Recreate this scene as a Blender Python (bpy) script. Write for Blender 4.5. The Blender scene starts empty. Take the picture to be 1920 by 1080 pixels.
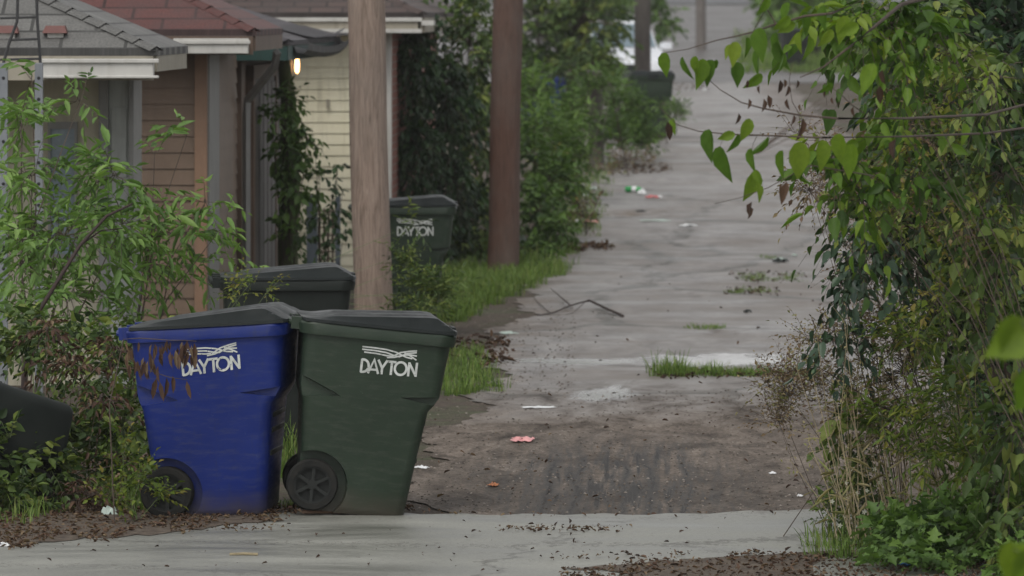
import bpy, bmesh, math, random
import numpy as np
from mathutils import Vector, Matrix

SC = bpy.context.scene
COL = SC.collection
R = math.radians
F = 9800.0          # focal length in pixels of the 1920 wide photograph
H = 2.7             # camera height
HY = 20.0           # image row of the horizon
AX = 0.03163        # the alley runs slightly to the right of the view

# ------------------------------------------------------------------ camera
cam = bpy.data.cameras.new('camera')
camo = bpy.data.objects.new('camera', cam)
COL.objects.link(camo)
camo.location = (0, 0, H)
camo.rotation_euler = (R(90), 0, 0)
cam.sensor_width = 36
cam.lens = F / 1920 * 36
cam.shift_y = -(540 - HY) / 1920
cam.clip_end = 3000
cam.dof.use_dof = True
cam.dof.focus_distance = 28.0
cam.dof.aperture_fstop = 6.0
SC.camera = camo

# ------------------------------------------------------------------ light
SUN_EL, SUN_AZ = R(52), R(200)
w = bpy.data.worlds.new('World')
SC.world = w
w.use_nodes = True
nt = w.node_tree
bg = nt.nodes['Background']
sky = nt.nodes.new('ShaderNodeTexSky')
sky.sky_type = 'NISHITA'
sky.sun_disc = False
sky.sun_elevation = SUN_EL
sky.sun_rotation = SUN_AZ
sky.dust_density = 1.5
sky.air_density = 1.2
hs = nt.nodes.new('ShaderNodeHueSaturation')
hs.inputs['Saturation'].default_value = 0.07
nt.links.new(sky.outputs[0], hs.inputs['Color'])
nt.links.new(hs.outputs[0], bg.inputs[0])
bg.inputs[1].default_value = 0.14
sl = bpy.data.lights.new('sun', 'SUN')
sl.energy = 0.9
sl.angle = R(25)
sl.color = (1.0, 0.95, 0.86)
so = bpy.data.objects.new('sun', sl)
COL.objects.link(so)
sd = Vector((math.sin(SUN_AZ) * math.cos(SUN_EL), math.cos(SUN_AZ) * math.cos(SUN_EL), math.sin(SUN_EL)))
so.rotation_euler = sd.to_track_quat('Z', 'Y').to_euler()
SC.view_settings.view_transform = 'Standard'
SC.view_settings.look = 'None'
SC.view_settings.gamma = 1
SC.view_settings.exposure = 0.30

# ------------------------------------------------------------------ geometry of the place
GP = [(-50, 0), (54, 0), (83, .67), (100, .76), (115, .85), (140, 1.0), (180, 2.85), (230, 4.6), (420, 9.0), (700, 14)]
def gz(y):
    for (a, za), (b, zb) in zip(GP, GP[1:]):
        if y <= b:
            t = (y - a) / (b - a)
            return za + (zb - za) * max(0, t)
    return GP[-1][1]
def gzz(x, y):
    return gz(y) + .012 * math.sin(x * 2.1 + y * .7) * math.sin(y * 1.3 - x * .4)
def P(px, py, Y):
    return Vector(((px - 960) * Y / F, Y, H - (py - HY) * Y / F))
def UX(u, Y):
    return u + AX * Y
def YG(py):
    lo, hi = 12.0, 300.0
    for _ in range(50):
        m = (lo + hi) / 2
        if HY + F / m * (H - gz(m)) > py: lo = m
        else: hi = m
    return (lo + hi) / 2
def PG(px, py, dz=0.0):
    Y = YG(py)
    x = (px - 960) * Y / F
    return Vector((x, Y, gzz(x, Y) + dz))

# ------------------------------------------------------------------ tagging
def tag(o, label=None, cat=None, group=None, kind=None):
    if label: o['label'] = label
    if cat: o['category'] = cat
    if group: o['group'] = group
    if kind: o['kind'] = kind
    return o
def empty(name, loc, rot=(0, 0, 0)):
    o = bpy.data.objects.new(name, None)
    o.location = loc
    o.rotation_euler = rot
    o.empty_display_size = .2
    COL.objects.link(o)
    return o
def link(name, me, mat, parent=None, smooth=None):
    if mat is not None and len(me.materials) == 0: me.materials.append(mat)
    if smooth is not None:
        me.polygons.foreach_set('use_smooth', [True] * len(me.polygons))
        me.set_sharp_from_angle(angle=R(smooth))
    o = bpy.data.objects.new(name, me)
    COL.objects.link(o)
    if parent is not None: o.parent = parent
    return o
def copy_tree(o, parent=None):
    c = o.copy()
    COL.objects.link(c)
    c.parent = parent
    for ch in [k for k in SC.objects if k.parent == o]:
        copy_tree(ch, c)
    return c

class MB:
    """collects simple shapes into one mesh"""
    def __init__(s): s.v = []; s.f = []
    def add(s, vs, fs):
        n = len(s.v)
        s.v += [tuple(q) for q in vs]
        s.f += [tuple(i + n for i in q) for q in fs]
    def box(s, x0, x1, y0, y1, z0, z1, m=None):
        vs = [Vector(q) for q in ((x0, y0, z0), (x1, y0, z0), (x1, y1, z0), (x0, y1, z0), (x0, y0, z1), (x1, y0, z1), (x1, y1, z1), (x0, y1, z1))]
        if m: vs = [m @ q for q in vs]
        s.add(vs, [(0, 3, 2, 1), (4, 5, 6, 7), (0, 1, 5, 4), (1, 2, 6, 5), (2, 3, 7, 6), (3, 0, 4, 7)])
    def tube(s, pts, rad, n=8, cap=True):
        pts = [Vector(q) for q in pts]
        K = len(pts)
        if not hasattr(rad, '__len__'): rad = [rad] * K
        vs = []
        for i, p in enumerate(pts):
            t = (pts[min(i + 1, K - 1)] - pts[max(i - 1, 0)])
            if t.length < 1e-9: t = Vector((0, 0, 1))
            t.normalize()
            a = t.cross(Vector((0, 1, 0)) if abs(t.y) < .9 else Vector((1, 0, 0))).normalized()
            b = t.cross(a)
            for k in range(n):
                th = 2 * math.pi * k / n
                vs.append(p + (a * math.cos(th) + b * math.sin(th)) * rad[i])
        fs = []
        for i in range(K - 1):
            for k in range(n):
                fs.append((i * n + k, i * n + (k + 1) % n, (i + 1) * n + (k + 1) % n, (i + 1) * n + k))
        if cap:
            fs.append(tuple(range(n - 1, -1, -1)))
            fs.append(tuple((K - 1) * n + k for k in range(n)))
        s.add(vs, fs)
    def loft(s, loops, cap0=True, cap1=True):
        n = len(loops[0])
        vs = [q for l in loops for q in l]
        fs = []
        for i in range(len(loops) - 1):
            for k in range(n):
                fs.append((i * n + k, i * n + (k + 1) % n, (i + 1) * n + (k + 1) % n, (i + 1) * n + k))
        if cap0: fs.append(tuple(range(n - 1, -1, -1)))
        if cap1: fs.append(tuple((len(loops) - 1) * n + k for k in range(n)))
        s.add(vs, fs)
    def lathe(s, prof, axis='z', c=(0, 0, 0), n=28, caps=True):
        loops = []
        for r, h in prof:
            l = []
            for k in range(n):
                th = 2 * math.pi * k / n
                a, b = r * math.cos(th), r * math.sin(th)
                if axis == 'z': q = (a, b, h)
                elif axis == 'y': q = (a, h, b)
                else: q = (h, a, b)
                l.append((q[0] + c[0], q[1] + c[1], q[2] + c[2]))
            loops.append(l)
        s.loft(loops, caps, caps)
    def mesh(s, name='m', fix=True):
        me = bpy.data.meshes.new(name)
        me.from_pydata(s.v, [], s.f)
        if fix:
            bm = bmesh.new(); bm.from_mesh(me)
            bmesh.ops.recalc_face_normals(bm, faces=bm.faces)
            bm.to_mesh(me); bm.free()
        me.update()
        return me
    def build(s, name, mat, parent=None, smooth=None, bevel=0):
        me = s.mesh(name)
        if bevel:
            bm = bmesh.new(); bm.from_mesh(me)
            bmesh.ops.bevel(bm, geom=[e for e in bm.edges if e.is_manifold and e.calc_face_angle(0) > .5], offset=bevel, segments=2, affect='EDGES', profile=.5)
            bm.to_mesh(me); bm.free()
        return link(name, me, mat, parent, smooth)

# ------------------------------------------------------------------ materials
def newmat(name):
    m = bpy.data.materials.new(name)
    m.use_nodes = True
    return m, m.node_tree, m.node_tree.nodes['Principled BSDF']
def ramp(nt, src, stops, interp='LINEAR'):
    r = nt.nodes.new('ShaderNodeValToRGB')
    r.color_ramp.interpolation = interp
    el = r.color_ramp.elements
    while len(el) < len(stops): el.new(.5)
    for e, (p, c) in zip(el, stops):
        e.position = p
        e.color = (*c, 1) if hasattr(c, '__len__') else (c, c, c, 1)
    nt.links.new(src, r.inputs[0])
    return r.outputs[0]
def coord(nt, scale=(1, 1, 1), kind='Object'):
    tc = nt.nodes.new('ShaderNodeTexCoord')
    mp = nt.nodes.new('ShaderNodeMapping')
    mp.inputs['Scale'].default_value = scale
    nt.links.new(tc.outputs[kind], mp.inputs[0])
    return mp.outputs[0]
def noise(nt, vec, scale, detail=4, rough=.6, dist=0):
    n = nt.nodes.new('ShaderNodeTexNoise')
    n.inputs['Scale'].default_value = scale
    n.inputs['Detail'].default_value = detail
    n.inputs['Roughness'].default_value = rough
    n.inputs['Distortion'].default_value = dist
    nt.links.new(vec, n.inputs['Vector'])
    return n.outputs['Fac']
def math_(nt, op, a, b=None, c=None, clamp=False):
    n = nt.nodes.new('ShaderNodeMath'); n.operation = op; n.use_clamp = clamp
    for i, q in enumerate((a, b, c)):
        if q is None: continue
        if isinstance(q, (int, float)): n.inputs[i].default_value = q
        else: nt.links.new(q, n.inputs[i])
    return n.outputs[0]
def mixc(nt, fac, a, b, mode='MIX'):
    n = nt.nodes.new('ShaderNodeMix'); n.data_type = 'RGBA'; n.blend_type = mode
    for i, q in ((0, fac), (6, a), (7, b)):
        if isinstance(q, (int, float)): n.inputs[i].default_value = q
        elif hasattr(q, '__len__'): n.inputs[i].default_value = (*q, 1)
        else: nt.links.new(q, n.inputs[i])
    return n.outputs[2]
def bump(nt, h, strength, dist=.01):
    b = nt.nodes.new('ShaderNodeBump')
    b.inputs['Strength'].default_value = strength
    b.inputs['Distance'].default_value = dist
    nt.links.new(h, b.inputs['Height'])
    return b.outputs[0]

def surf(name, stops, rough=.6, scale=6, stretch=(1, 1, 1), detail=5, bmp=.3, bdist=.01, metal=0, rrange=.12, spec=.5, fine=None):
    """noise mottled paint, wood, plastic or stone"""
    m, nt, b = newmat(name)
    v = coord(nt, stretch)
    n = noise(nt, v, scale, detail, .65)
    lo, hi = .33, .67
    k = len(stops)
    c = ramp(nt, n, [(lo + (hi - lo) * i / max(1, k - 1), s) for i, s in enumerate(stops)])
    if fine:
        n2 = noise(nt, v, fine, 3, .6)
        c = mixc(nt, .5, c, ramp(nt, n2, [(.3, .25), (.7, .8)]), 'SOFT_LIGHT')
    nt.links.new(c, b.inputs['Base Color'])
    nt.links.new(ramp(nt, n, [(.3, rough - rrange), (.7, rough + rrange)]), b.inputs['Roughness'])
    b.inputs['Metallic'].default_value = metal
    b.inputs['Specular IOR Level'].default_value = spec
    if bmp: nt.links.new(bump(nt, n, bmp, bdist), b.inputs['Normal'])
    return m

def leafmat(name, cols, rough=.5, trans=.35):
    """cols: ramp over the per-leaf tint attribute"""
    m, nt, b = newmat(name)
    at = nt.nodes.new('ShaderNodeAttribute'); at.attribute_name = 'tint'
    k = len(cols)
    c = ramp(nt, at.outputs['Fac'], [(i / (k - 1), q) for i, q in enumerate(cols)])
    v = coord(nt)
    n = noise(nt, v, 45, 2, .6)
    c2 = mixc(nt, .35, c, ramp(nt, n, [(.3, .3), (.7, .72)]), 'SOFT_LIGHT')
    nt.links.new(c2, b.inputs['Base Color'])
    b.inputs['Roughness'].default_value = rough
    b.inputs['Specular IOR Level'].default_value = .35
    tr = nt.nodes.new('ShaderNodeBsdfTranslucent')
    c3 = mixc(nt, 1.0, c2, (.9, 1.0, .45), 'MULTIPLY')
    nt.links.new(c3, tr.inputs[0])
    mx = nt.nodes.new('ShaderNodeMixShader')
    mx.inputs[0].default_value = trans
    out = nt.nodes['Material Output']
    nt.links.new(b.outputs[0], mx.inputs[1])
    nt.links.new(tr.outputs[0], mx.inputs[2])
    nt.links.new(mx.outputs[0], out.inputs[0])
    return m

M = {}
M['leaf_green'] = leafmat('leaf_green', [(.035, .07, .02), (.075, .14, .035), (.12, .21, .05), (.18, .29, .065)])
M['leaf_feather'] = leafmat('leaf_feather', [(.07, .13, .04), (.13, .23, .065), (.19, .32, .09), (.28, .42, .13)], .5, .45)
M['leaf_dark'] = leafmat('leaf_dark', [(.012, .028, .014), (.02, .045, .02), (.035, .075, .028), (.06, .11, .035)], .45, .2)
M['leaf_mid'] = leafmat('leaf_mid', [(.018, .036, .012), (.05, .09, .022), (.10, .155, .036), (.2, .24, .055)], .5, .3)
M['leaf_bright'] = leafmat('leaf_bright', [(.04, .085, .012), (.08, .16, .015), (.13, .22, .02), (.2, .27, .03)], .5, .4)
M['leaf_yellow'] = leafmat('leaf_yellow', [(.06, .10, .015), (.11, .17, .02), (.18, .21, .03), (.25, .2, .05)], .55, .4)
M['leaf_blue'] = leafmat('leaf_blue', [(.016, .035, .022), (.03, .06, .035), (.05, .09, .05), (.07, .12, .06)], .4, .15)
M['leaf_dry'] = leafmat('leaf_dry', [(.09, .055, .038), (.18, .12, .075), (.24, .19, .10), (.17, .19, .06)], .8, .25)
M['leaf_dead'] = leafmat('leaf_dead', [(.035, .02, .014), (.085, .045, .03), (.14, .085, .055), (.22, .16, .10)], .7, .2)
M['grass'] = leafmat('grass', [(.06, .1, .025), (.12, .2, .04), (.17, .27, .055), (.25, .28, .09)], .6, .35)
M['straw'] = leafmat('straw', [(.18, .15, .08), (.28, .24, .12), (.38, .33, .18), (.22, .25, .08)], .7, .3)
M['petal'] = leafmat('petal', [(.6, .6, .5), (.75, .75, .68)], .6, .3)
M['berry'] = surf('berry', [(.03, .05, .02), (.05, .08, .03)], .4)
M['twig'] = surf('twig', [(.05, .035, .028), (.09, .065, .05)], .8, 30)
M['twig_dark'] = surf('twig_dark', [(.02, .013, .012), (.05, .03, .025)], .8, 30)
M['twig_pale'] = surf('twig_pale', [(.22, .18, .11), (.34, .28, .17)], .8, 30)
M['stem_green'] = surf('stem_green', [(.07, .1, .03), (.1, .13, .05)], .7, 30)
M['bark'] = surf('bark', [(.035, .028, .022), (.09, .07, .05)], .9, 8, (4, 4, 1), 8, .8, .03)
M['moss_bark'] = surf('moss_bark', [(.05, .045, .025), (.07, .085, .03), (.09, .08, .05)], .9, 8, (4, 4, 1), 8, .8, .03)

def plastic(name, a, b_, rough=.42):
    m, nt, b = newmat(name)
    v = coord(nt)
    n = noise(nt, v, 3.0, 6, .65)
    sc = noise(nt, coord(nt, (1, 1, 5)), 9, 6, .7)
    c = ramp(nt, n, [(.3, a), (.7, b_)])
    dust = ramp(nt, sc, [(.5, 0.0), (.8, .3)])
    c = mixc(nt, dust, c, (.11, .11, .095))
    run = noise(nt, coord(nt, (11, 11, .5)), 3, 5, .7)
    c = mixc(nt, ramp(nt, run, [(.56, 0.0), (.8, .45)]), c, (.03, .03, .026))
    scf = noise(nt, coord(nt, (2, 2, 3)), 9, 6, .8)
    c = mixc(nt, ramp(nt, scf, [(.66, 0.0), (.72, .4)]), c, (.16, .17, .16))
    # dirt splashed up from the ground
    tc = nt.nodes.new('ShaderNodeTexCoord'); sx = nt.nodes.new('ShaderNodeSeparateXYZ')
    nt.links.new(tc.outputs['Object'], sx.inputs[0])
    low = math_(nt, 'SUBTRACT', .16, math_(nt, 'MULTIPLY_ADD', n, .22, math_(nt, 'ADD', sx.outputs[2], -.11)))
    c = mixc(nt, math_(nt, 'MULTIPLY', low, 5, clamp=True), c, (.07, .058, .045))
    nt.links.new(c, b.inputs['Base Color'])
    nt.links.new(ramp(nt, sc, [(.3, rough - .1), (.75, rough + .2)]), b.inputs['Roughness'])
    b.inputs['Specular IOR Level'].default_value = .35
    nt.links.new(bump(nt, noise(nt, v, 240, 2, .5), .12, .002), b.inputs['Normal'])
    return m
M['green_plastic'] = plastic('green_plastic', (.016, .029, .018), (.024, .040, .025))
M['blue_plastic'] = plastic('blue_plastic', (.002, .014, .125), (.005, .020, .16))
M['lid_plastic'] = surf('lid_plastic', [(.007, .010, .010), (.014, .018, .018)], .48, 7, bmp=.15, rrange=.16, spec=.2)
M['dark_plastic'] = surf('dark_plastic', [(.012, .016, .014), (.02, .024, .022)], .55, 6, bmp=.1, spec=.2)
M['black_rubber'] = surf('black_rubber', [(.012, .013, .013), (.028, .027, .024)], .8, 14, bmp=.2, spec=.15)
M['white_print'] = surf('white_print', [(.42, .44, .42), (.62, .64, .62)], .6, 20, bmp=0)
_n = M['white_print'].node_tree; _t = _n.nodes.new('ShaderNodeBsdfTransparent'); _x = _n.nodes.new('ShaderNodeMixShader')
_n.links.new(ramp(_n, noise(_n, coord(_n), 60, 4, .7), [(.60, 0.0), (.68, .85)]), _x.inputs[0])
_n.links.new(_n.nodes['Principled BSDF'].outputs[0], _x.inputs[1]); _n.links.new(_t.outputs[0], _x.inputs[2]); _n.links.new(_x.outputs[0], _n.nodes['Material Output'].inputs[0])
M['hole_dark'] = surf('hole_dark', [(.006, .006, .008), (.012, .012, .016)], .8)

# poles: grain running up the wood
def polemat(name, stops, scale=5):
    m, nt, b = newmat(name)
    v = coord(nt, (7, 7, .55))
    n = noise(nt, v, scale * .8, 8, .72, 1.6)
    k = len(stops)
    c = ramp(nt, n, [(.3 + .4 * i / (k - 1), s) for i, s in enumerate(stops)])
    n2 = noise(nt, coord(nt, (26, 26, .7)), 4, 4, .65, .8)
    c = mixc(nt, ramp(nt, n2, [(.58, 0.0), (.68, .75)]), c, tuple(q * .35 for q in stops[0]))
    n3 = noise(nt, coord(nt, (1, 1, .5)), 2.2, 4, .6)
    c = mixc(nt, ramp(nt, n3, [(.4, 0.0), (.7, .35)]), c, (.16, .15, .135))
    nt.links.new(c, b.inputs['Base Color'])
    b.inputs['Roughness'].default_value = .85
    nt.links.new(bump(nt, n, .6, .02), b.inputs['Normal'])
    return m
M['pole_pale'] = polemat('pole_pale', [(.13, .092, .07), (.25, .185, .148), (.36, .28, .23)])
M['pole_red'] = polemat('pole_red', [(.045, .023, .016), (.085, .042, .029), (.11, .062, .046)])
M['pole_dark'] = polemat('pole_dark', [(.03, .024, .022), (.06, .05, .045), (.08, .07, .06)])
M['pole_grey'] = polemat('pole_grey', [(.08, .07, .065), (.13, .115, .105), (.16, .14, .13)])

def paint(name, a, b_, dirt=(.1, .09, .07), amt=.5, rough=.6):
    m, nt, b = newmat(name)
    v = coord(nt, (1, 1, 1))
    n = noise(nt, v, 1.7, 8, .7)
    c = ramp(nt, n, [(.35, a), (.65, b_)])
    s = noise(nt, coord(nt, (7, 7, .7)), 2.0, 6, .65)
    c = mixc(nt, ramp(nt, s, [(.5, 0.0), (.78, amt)]), c, dirt)
    nt.links.new(c, b.inputs['Base Color'])
    b.inputs['Roughness'].default_value = rough
    nt.links.new(bump(nt, noise(nt, coord(nt, (2, 2, 30)), 6, 3, .6), .15, .004), b.inputs['Normal'])
    return m
M['yellow_siding'] = paint('yellow_siding', (.66, .62, .46), (.74, .70, .54), (.2, .17, .1), .45)
M['brown_siding'] = paint('brown_siding', (.115, .076, .050), (.16, .108, .074), (.07, .05, .04), .4)
M['beige_siding'] = paint('beige_siding', (.36, .33, .25), (.44, .41, .31), (.1, .09, .07), .5)
M['white_trim'] = paint('white_trim', (.40, .39, .37), (.52, .51, .48), (.25, .23, .19), .5)
M['grey_trim'] = paint('grey_trim', (.17, .17, .165), (.23, .23, .22), (.14, .13, .11), .6)
M['grey_panel'] = paint('grey_panel', (.26, .275, .26), (.32, .335, .315), (.1, .1, .09), .5)
M['orange_board'] = paint('orange_board', (.19, .112, .07), (.24, .145, .092), (.12, .07, .05), .5)
M['tan_fascia'] = paint('tan_fascia', (.25, .23, .18), (.33, .3, .24), (.15, .13, .1), .6)
M['dark_door'] = paint('dark_door', (.055, .05, .05), (.075, .068, .066), (.03, .027, .025), .5)
M['brown_wall'] = paint('brown_wall', (.09, .058, .04), (.12, .078, .055), (.05, .035, .028), .5)
M['green_fascia'] = paint('green_fascia', (.012, .045, .04), (.02, .06, .052), (.02, .02, .02), .5)
M['blue_gate'] = paint('blue_gate', (.1, .125, .15), (.14, .165, .19), (.06, .07, .06), .5)
M['steel'] = surf('steel', [(.17, .18, .2), (.23, .245, .26)], .5, 6, metal=.3, bmp=.05)
M['iron'] = surf('iron', [(.02, .02, .022), (.04, .04, .042)], .6, 6, bmp=.05)
M['red_paint'] = surf('red_paint', [(.10, .03, .025), (.14, .045, .035)], .5, 6)

def shingles(name, a, b_, c_, w=.33, h=.14):
    m, nt, b = newmat(name)
    v = coord(nt, (1, 1, 1), 'UV')
    br = nt.nodes.new('ShaderNodeTexBrick')
    br.inputs['Scale'].default_value = 1
    br.inputs['Brick Width'].default_value = w
    br.inputs['Row Height'].default_value = h
    br.inputs['Mortar Size'].default_value = .013
    br.inputs['Color1'].default_value = (*a, 1); br.inputs['Color2'].default_value = (*b_, 1)
    br.inputs['Mortar'].default_value = (a[0] * .2, a[1] * .2, a[2] * .2, 1)
    br.inputs['Bias'].default_value = -.1
    nt.links.new(v, br.inputs['Vector'])
    n = noise(nt, v, 1.6, 7, .7)
    c = mixc(nt, ramp(nt, n, [(.4, 0.0), (.65, .7)]), br.outputs['Color'], c_)
    c = mixc(nt, .5, c, ramp(nt, noise(nt, v, 60, 2, .6), [(.3, .2), (.7, .8)]), 'SOFT_LIGHT')
    nt.links.new(c, b.inputs['Base Color'])
    b.inputs['Roughness'].default_value = .7
    nt.links.new(bump(nt, br.outputs['Fac'], -.6, .012), b.inputs['Normal'])
    return m
M['roof_grey'] = shingles('roof_grey', (.13, .128, .122), (.18, .177, .168), (.085, .084, .08), .45, .22)
M['roof_red'] = shingles('roof_red', (.098, .032, .028), (.12, .042, .036), (.07, .042, .04), .5, .2)
M['roof_dark'] = shingles('roof_dark', (.045, .04, .045), (.065, .055, .06), (.08, .07, .08))
M['roof_brown'] = shingles('roof_brown', (.07, .045, .04), (.09, .06, .052), (.055, .045, .042))

def brickmat():
    m, nt, b = newmat('brick_wall')
    br = nt.nodes.new('ShaderNodeTexBrick')
    br.inputs['Scale'].default_value = 1; br.inputs['Brick Width'].default_value = .21; br.inputs['Row Height'].default_value = .075
    br.inputs['Mortar Size'].default_value = .006
    br.inputs['Color1'].default_value = (.16, .05, .035, 1); br.inputs['Color2'].default_value = (.22, .08, .055, 1); br.inputs['Mortar'].default_value = (.2, .18, .16, 1)
    tc = nt.nodes.new('ShaderNodeTexCoord'); sx = nt.nodes.new('ShaderNodeSeparateXYZ'); cx = nt.nodes.new('ShaderNodeCombineXYZ')
    nt.links.new(tc.outputs['Object'], sx.inputs[0])
    nt.links.new(sx.outputs[1], cx.inputs[0]); nt.links.new(sx.outputs[2], cx.inputs[1])
    nt.links.new(cx.outputs[0], br.inputs['Vector'])
    nt.links.new(br.outputs['Color'], b.inputs['Base Color'])
    b.inputs['Roughness'].default_value = .85
    return m
M['brick'] = brickmat()

# soil and grass under everything
def soilmat():
    m, nt, b = newmat('soil')
    v = coord(nt)
    n = noise(nt, v, .9, 8, .7)
    n2 = noise(nt, v, 14, 6, .7)
    soil = ramp(nt, n2, [(.3, (.035, .026, .019)), (.55, (.075, .055, .04)), (.75, (.13, .105, .085))])
    gr = ramp(nt, n2, [(.3, (.025, .045, .014)), (.7, (.07, .11, .03))])
    c = mixc(nt, ramp(nt, n, [(.5, 0.0), (.7, .8)]), soil, gr)
    nt.links.new(c, b.inputs['Base Color'])
    b.inputs['Roughness'].default_value = .95
    nt.links.new(bump(nt, n2, .8, .03), b.inputs['Normal'])
    return m
M['soil'] = soilmat()

def alleymat():
    """wet worn asphalt and concrete, dirt over the near end; object x = across, y = along"""
    m, nt, b = newmat('alley_surface')
    tc = nt.nodes.new('ShaderNodeTexCoord'); sx = nt.nodes.new('ShaderNodeSeparateXYZ')
    nt.links.new(tc.outputs['Object'], sx.inputs[0])
    x, y = sx.outputs[0], sx.outputs[1]
    big = noise(nt, coord(nt, (1, .45, 1)), 1.1, 7, .65)
    mid = noise(nt, coord(nt, (1, .35, 1)), 3.5, 7, .7, .5)
    fin = noise(nt, coord(nt), 38, 5, .75)
    streak = noise(nt, coord(nt, (9, .35, 1)), 2.2, 5, .6, .4)
    cross = noise(nt, coord(nt, (.55, .9, 1)), 1.0, 7, .68)
    asp = ramp(nt, mid, [(.3, (.10, .09, .084)), (.5, (.19, .177, .168)), (.7, (.275, .26, .248))])
    asp = mixc(nt, ramp(nt, noise(nt, coord(nt, (1, .5, 1)), .55, 6, .7), [(.40, 0.0), (.58, .7)]), asp, (.125, .102, .084))
    asp = mixc(nt, .6, asp, ramp(nt, cross, [(.3, .25), (.7, .72)]), 'SOFT_LIGHT')
    dirt = ramp(nt, fin, [(.3, (.055, .043, .034)), (.5, (.13, .105, .086)), (.72, (.27, .23, .195))])
    dirt = mixc(nt, 1.0, dirt, ramp(nt, mid, [(.32, .08), (.68, .92)]), 'SOFT_LIGHT')
    # dirt lies over the near end and along the edges
    yn = math_(nt, 'ADD', y, math_(nt, 'MULTIPLY', math_(nt, 'SUBTRACT', mid, .5), 9))
    yn = math_(nt, 'ADD', yn, math_(nt, 'MULTIPLY', math_(nt, 'SUBTRACT', cross, .5), 7))
    near = math_(nt, 'MULTIPLY', math_(nt, 'SUBTRACT', 37.6, yn), .26, clamp=True)
    edge = math_(nt, 'SUBTRACT', math_(nt, 'ABSOLUTE', math_(nt, 'SUBTRACT', x, .25)), 1.35)
    edge = math_(nt, 'MULTIPLY', math_(nt, 'ADD', edge, math_(nt, 'MULTIPLY', math_(nt, 'SUBTRACT', cross, .5), 2.4)), 1.6, clamp=True)
    edge = math_(nt, 'MULTIPLY', edge, .8)
    patch = math_(nt, 'MULTIPLY', math_(nt, 'SUBTRACT', big, .6), 6, clamp=True)
    dm = math_(nt, 'MAXIMUM', math_(nt, 'MAXIMUM', near, edge), patch)
    c = mixc(nt, dm, asp, dirt)
    # dark wet tyre tracks at the mouth
    tr = math_(nt, 'MULTIPLY', math_(nt, 'SUBTRACT', streak, .5), 6)
    band = math_(nt, 'SUBTRACT', 1.15, math_(nt, 'MULTIPLY', math_(nt, 'ABSOLUTE', math_(nt, 'ADD', x, .35)), 1.1), clamp=True)
    yb = math_(nt, 'MULTIPLY', math_(nt, 'SUBTRACT', 33.8, y), .35, clamp=True)
    wet = math_(nt, 'MULTIPLY', math_(nt, 'MULTIPLY', band, yb), math_(nt, 'ADD', .55, tr), clamp=True)
    for tx_, tw_ in ((-.74, .10), (-.58, .08), (-.16, .07), (-.30, .05), (.05, .05)):
        tl = math_(nt, 'ABSOLUTE', math_(nt, 'SUBTRACT', math_(nt, 'ADD', x, math_(nt, 'MULTIPLY', math_(nt, 'SUBTRACT', big, .5), .25)), tx_))
        tl = math_(nt, 'SUBTRACT', 1.0, math_(nt, 'DIVIDE', tl, tw_), clamp=True)
        tl = math_(nt, 'MULTIPLY', math_(nt, 'MULTIPLY', tl, yb), math_(nt, 'ADD', .45, math_(nt, 'MULTIPLY', mid, 1.1)))
        wet = math_(nt, 'MAXIMUM', wet, tl)
    c = mixc(nt, wet, c, mixc(nt, .25, (.018, .016, .015), ramp(nt, fin, [(.3, .02), (.8, .12)])))
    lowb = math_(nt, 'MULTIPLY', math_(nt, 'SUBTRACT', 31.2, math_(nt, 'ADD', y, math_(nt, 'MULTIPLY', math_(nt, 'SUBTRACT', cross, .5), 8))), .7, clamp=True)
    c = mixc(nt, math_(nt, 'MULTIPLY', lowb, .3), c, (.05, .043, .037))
    # cracks and joints across the slab
    vor = nt.nodes.new('ShaderNodeTexVoronoi'); vor.feature = 'DISTANCE_TO_EDGE'; vor.inputs['Scale'].default_value = .42
    wv = nt.nodes.new('ShaderNodeVectorMath'); wv.operation = 'ADD'
    cmb = nt.nodes.new('ShaderNodeCombineXYZ'); nt.links.new(mid, cmb.inputs[0]); nt.links.new(cross, cmb.inputs[1])
    nt.links.new(coord(nt, (1, .5, 1)), wv.inputs[0]); nt.links.new(cmb.outputs[0], wv.inputs[1])
    nt.links.new(wv.outputs[0], vor.inputs['Vector'])
    crack = ramp(nt, vor.outputs['Distance'], [(0.0, 1.0), (.03, 0.0)])
    c = mixc(nt, math_(nt, 'MULTIPLY', crack, math_(nt, 'SUBTRACT', 1, near)), c, (.05, .046, .035))
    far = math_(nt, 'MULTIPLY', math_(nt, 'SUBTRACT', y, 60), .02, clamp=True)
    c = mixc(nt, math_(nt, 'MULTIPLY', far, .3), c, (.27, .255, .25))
    # shallow standing water in the hollows
    pm = None
    for cx_, cy_, ax_, ay_ in ((.22, 40.3, .75, .75), (-.50, 36.7, .26, .9), (-.80, 40.2, .5, .4)):
        dx = math_(nt, 'DIVIDE', math_(nt, 'SUBTRACT', x, cx_), ax_); dy = math_(nt, 'DIVIDE', math_(nt, 'SUBTRACT', y, cy_), ay_)
        d2 = math_(nt, 'ADD', math_(nt, 'MULTIPLY', dx, dx), math_(nt, 'MULTIPLY', dy, dy))
        q = math_(nt, 'MULTIPLY', math_(nt, 'ADD', math_(nt, 'SUBTRACT', 1.0, d2), math_(nt, 'MULTIPLY', math_(nt, 'SUBTRACT', mid, .5), 3.0)), 2.0, clamp=True)
        pm = q if pm is None else math_(nt, 'MAXIMUM', pm, q)
    c = mixc(nt, math_(nt, 'MULTIPLY', pm, .6), c, (.07, .065, .06))
    nt.links.new(c, b.inputs['Base Color'])
    rr = ramp(nt, cross, [(.36, .34), (.62, .62)])
    rr = mixc(nt, dm, rr, (.75, .75, .75))
    rr = mixc(nt, wet, rr, (.55, .55, .55))
    rr = mixc(nt, math_(nt, 'MULTIPLY', pm, .85), rr, (.12, .12, .12))
    nt.links.new(rr, b.inputs['Roughness'])
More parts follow.
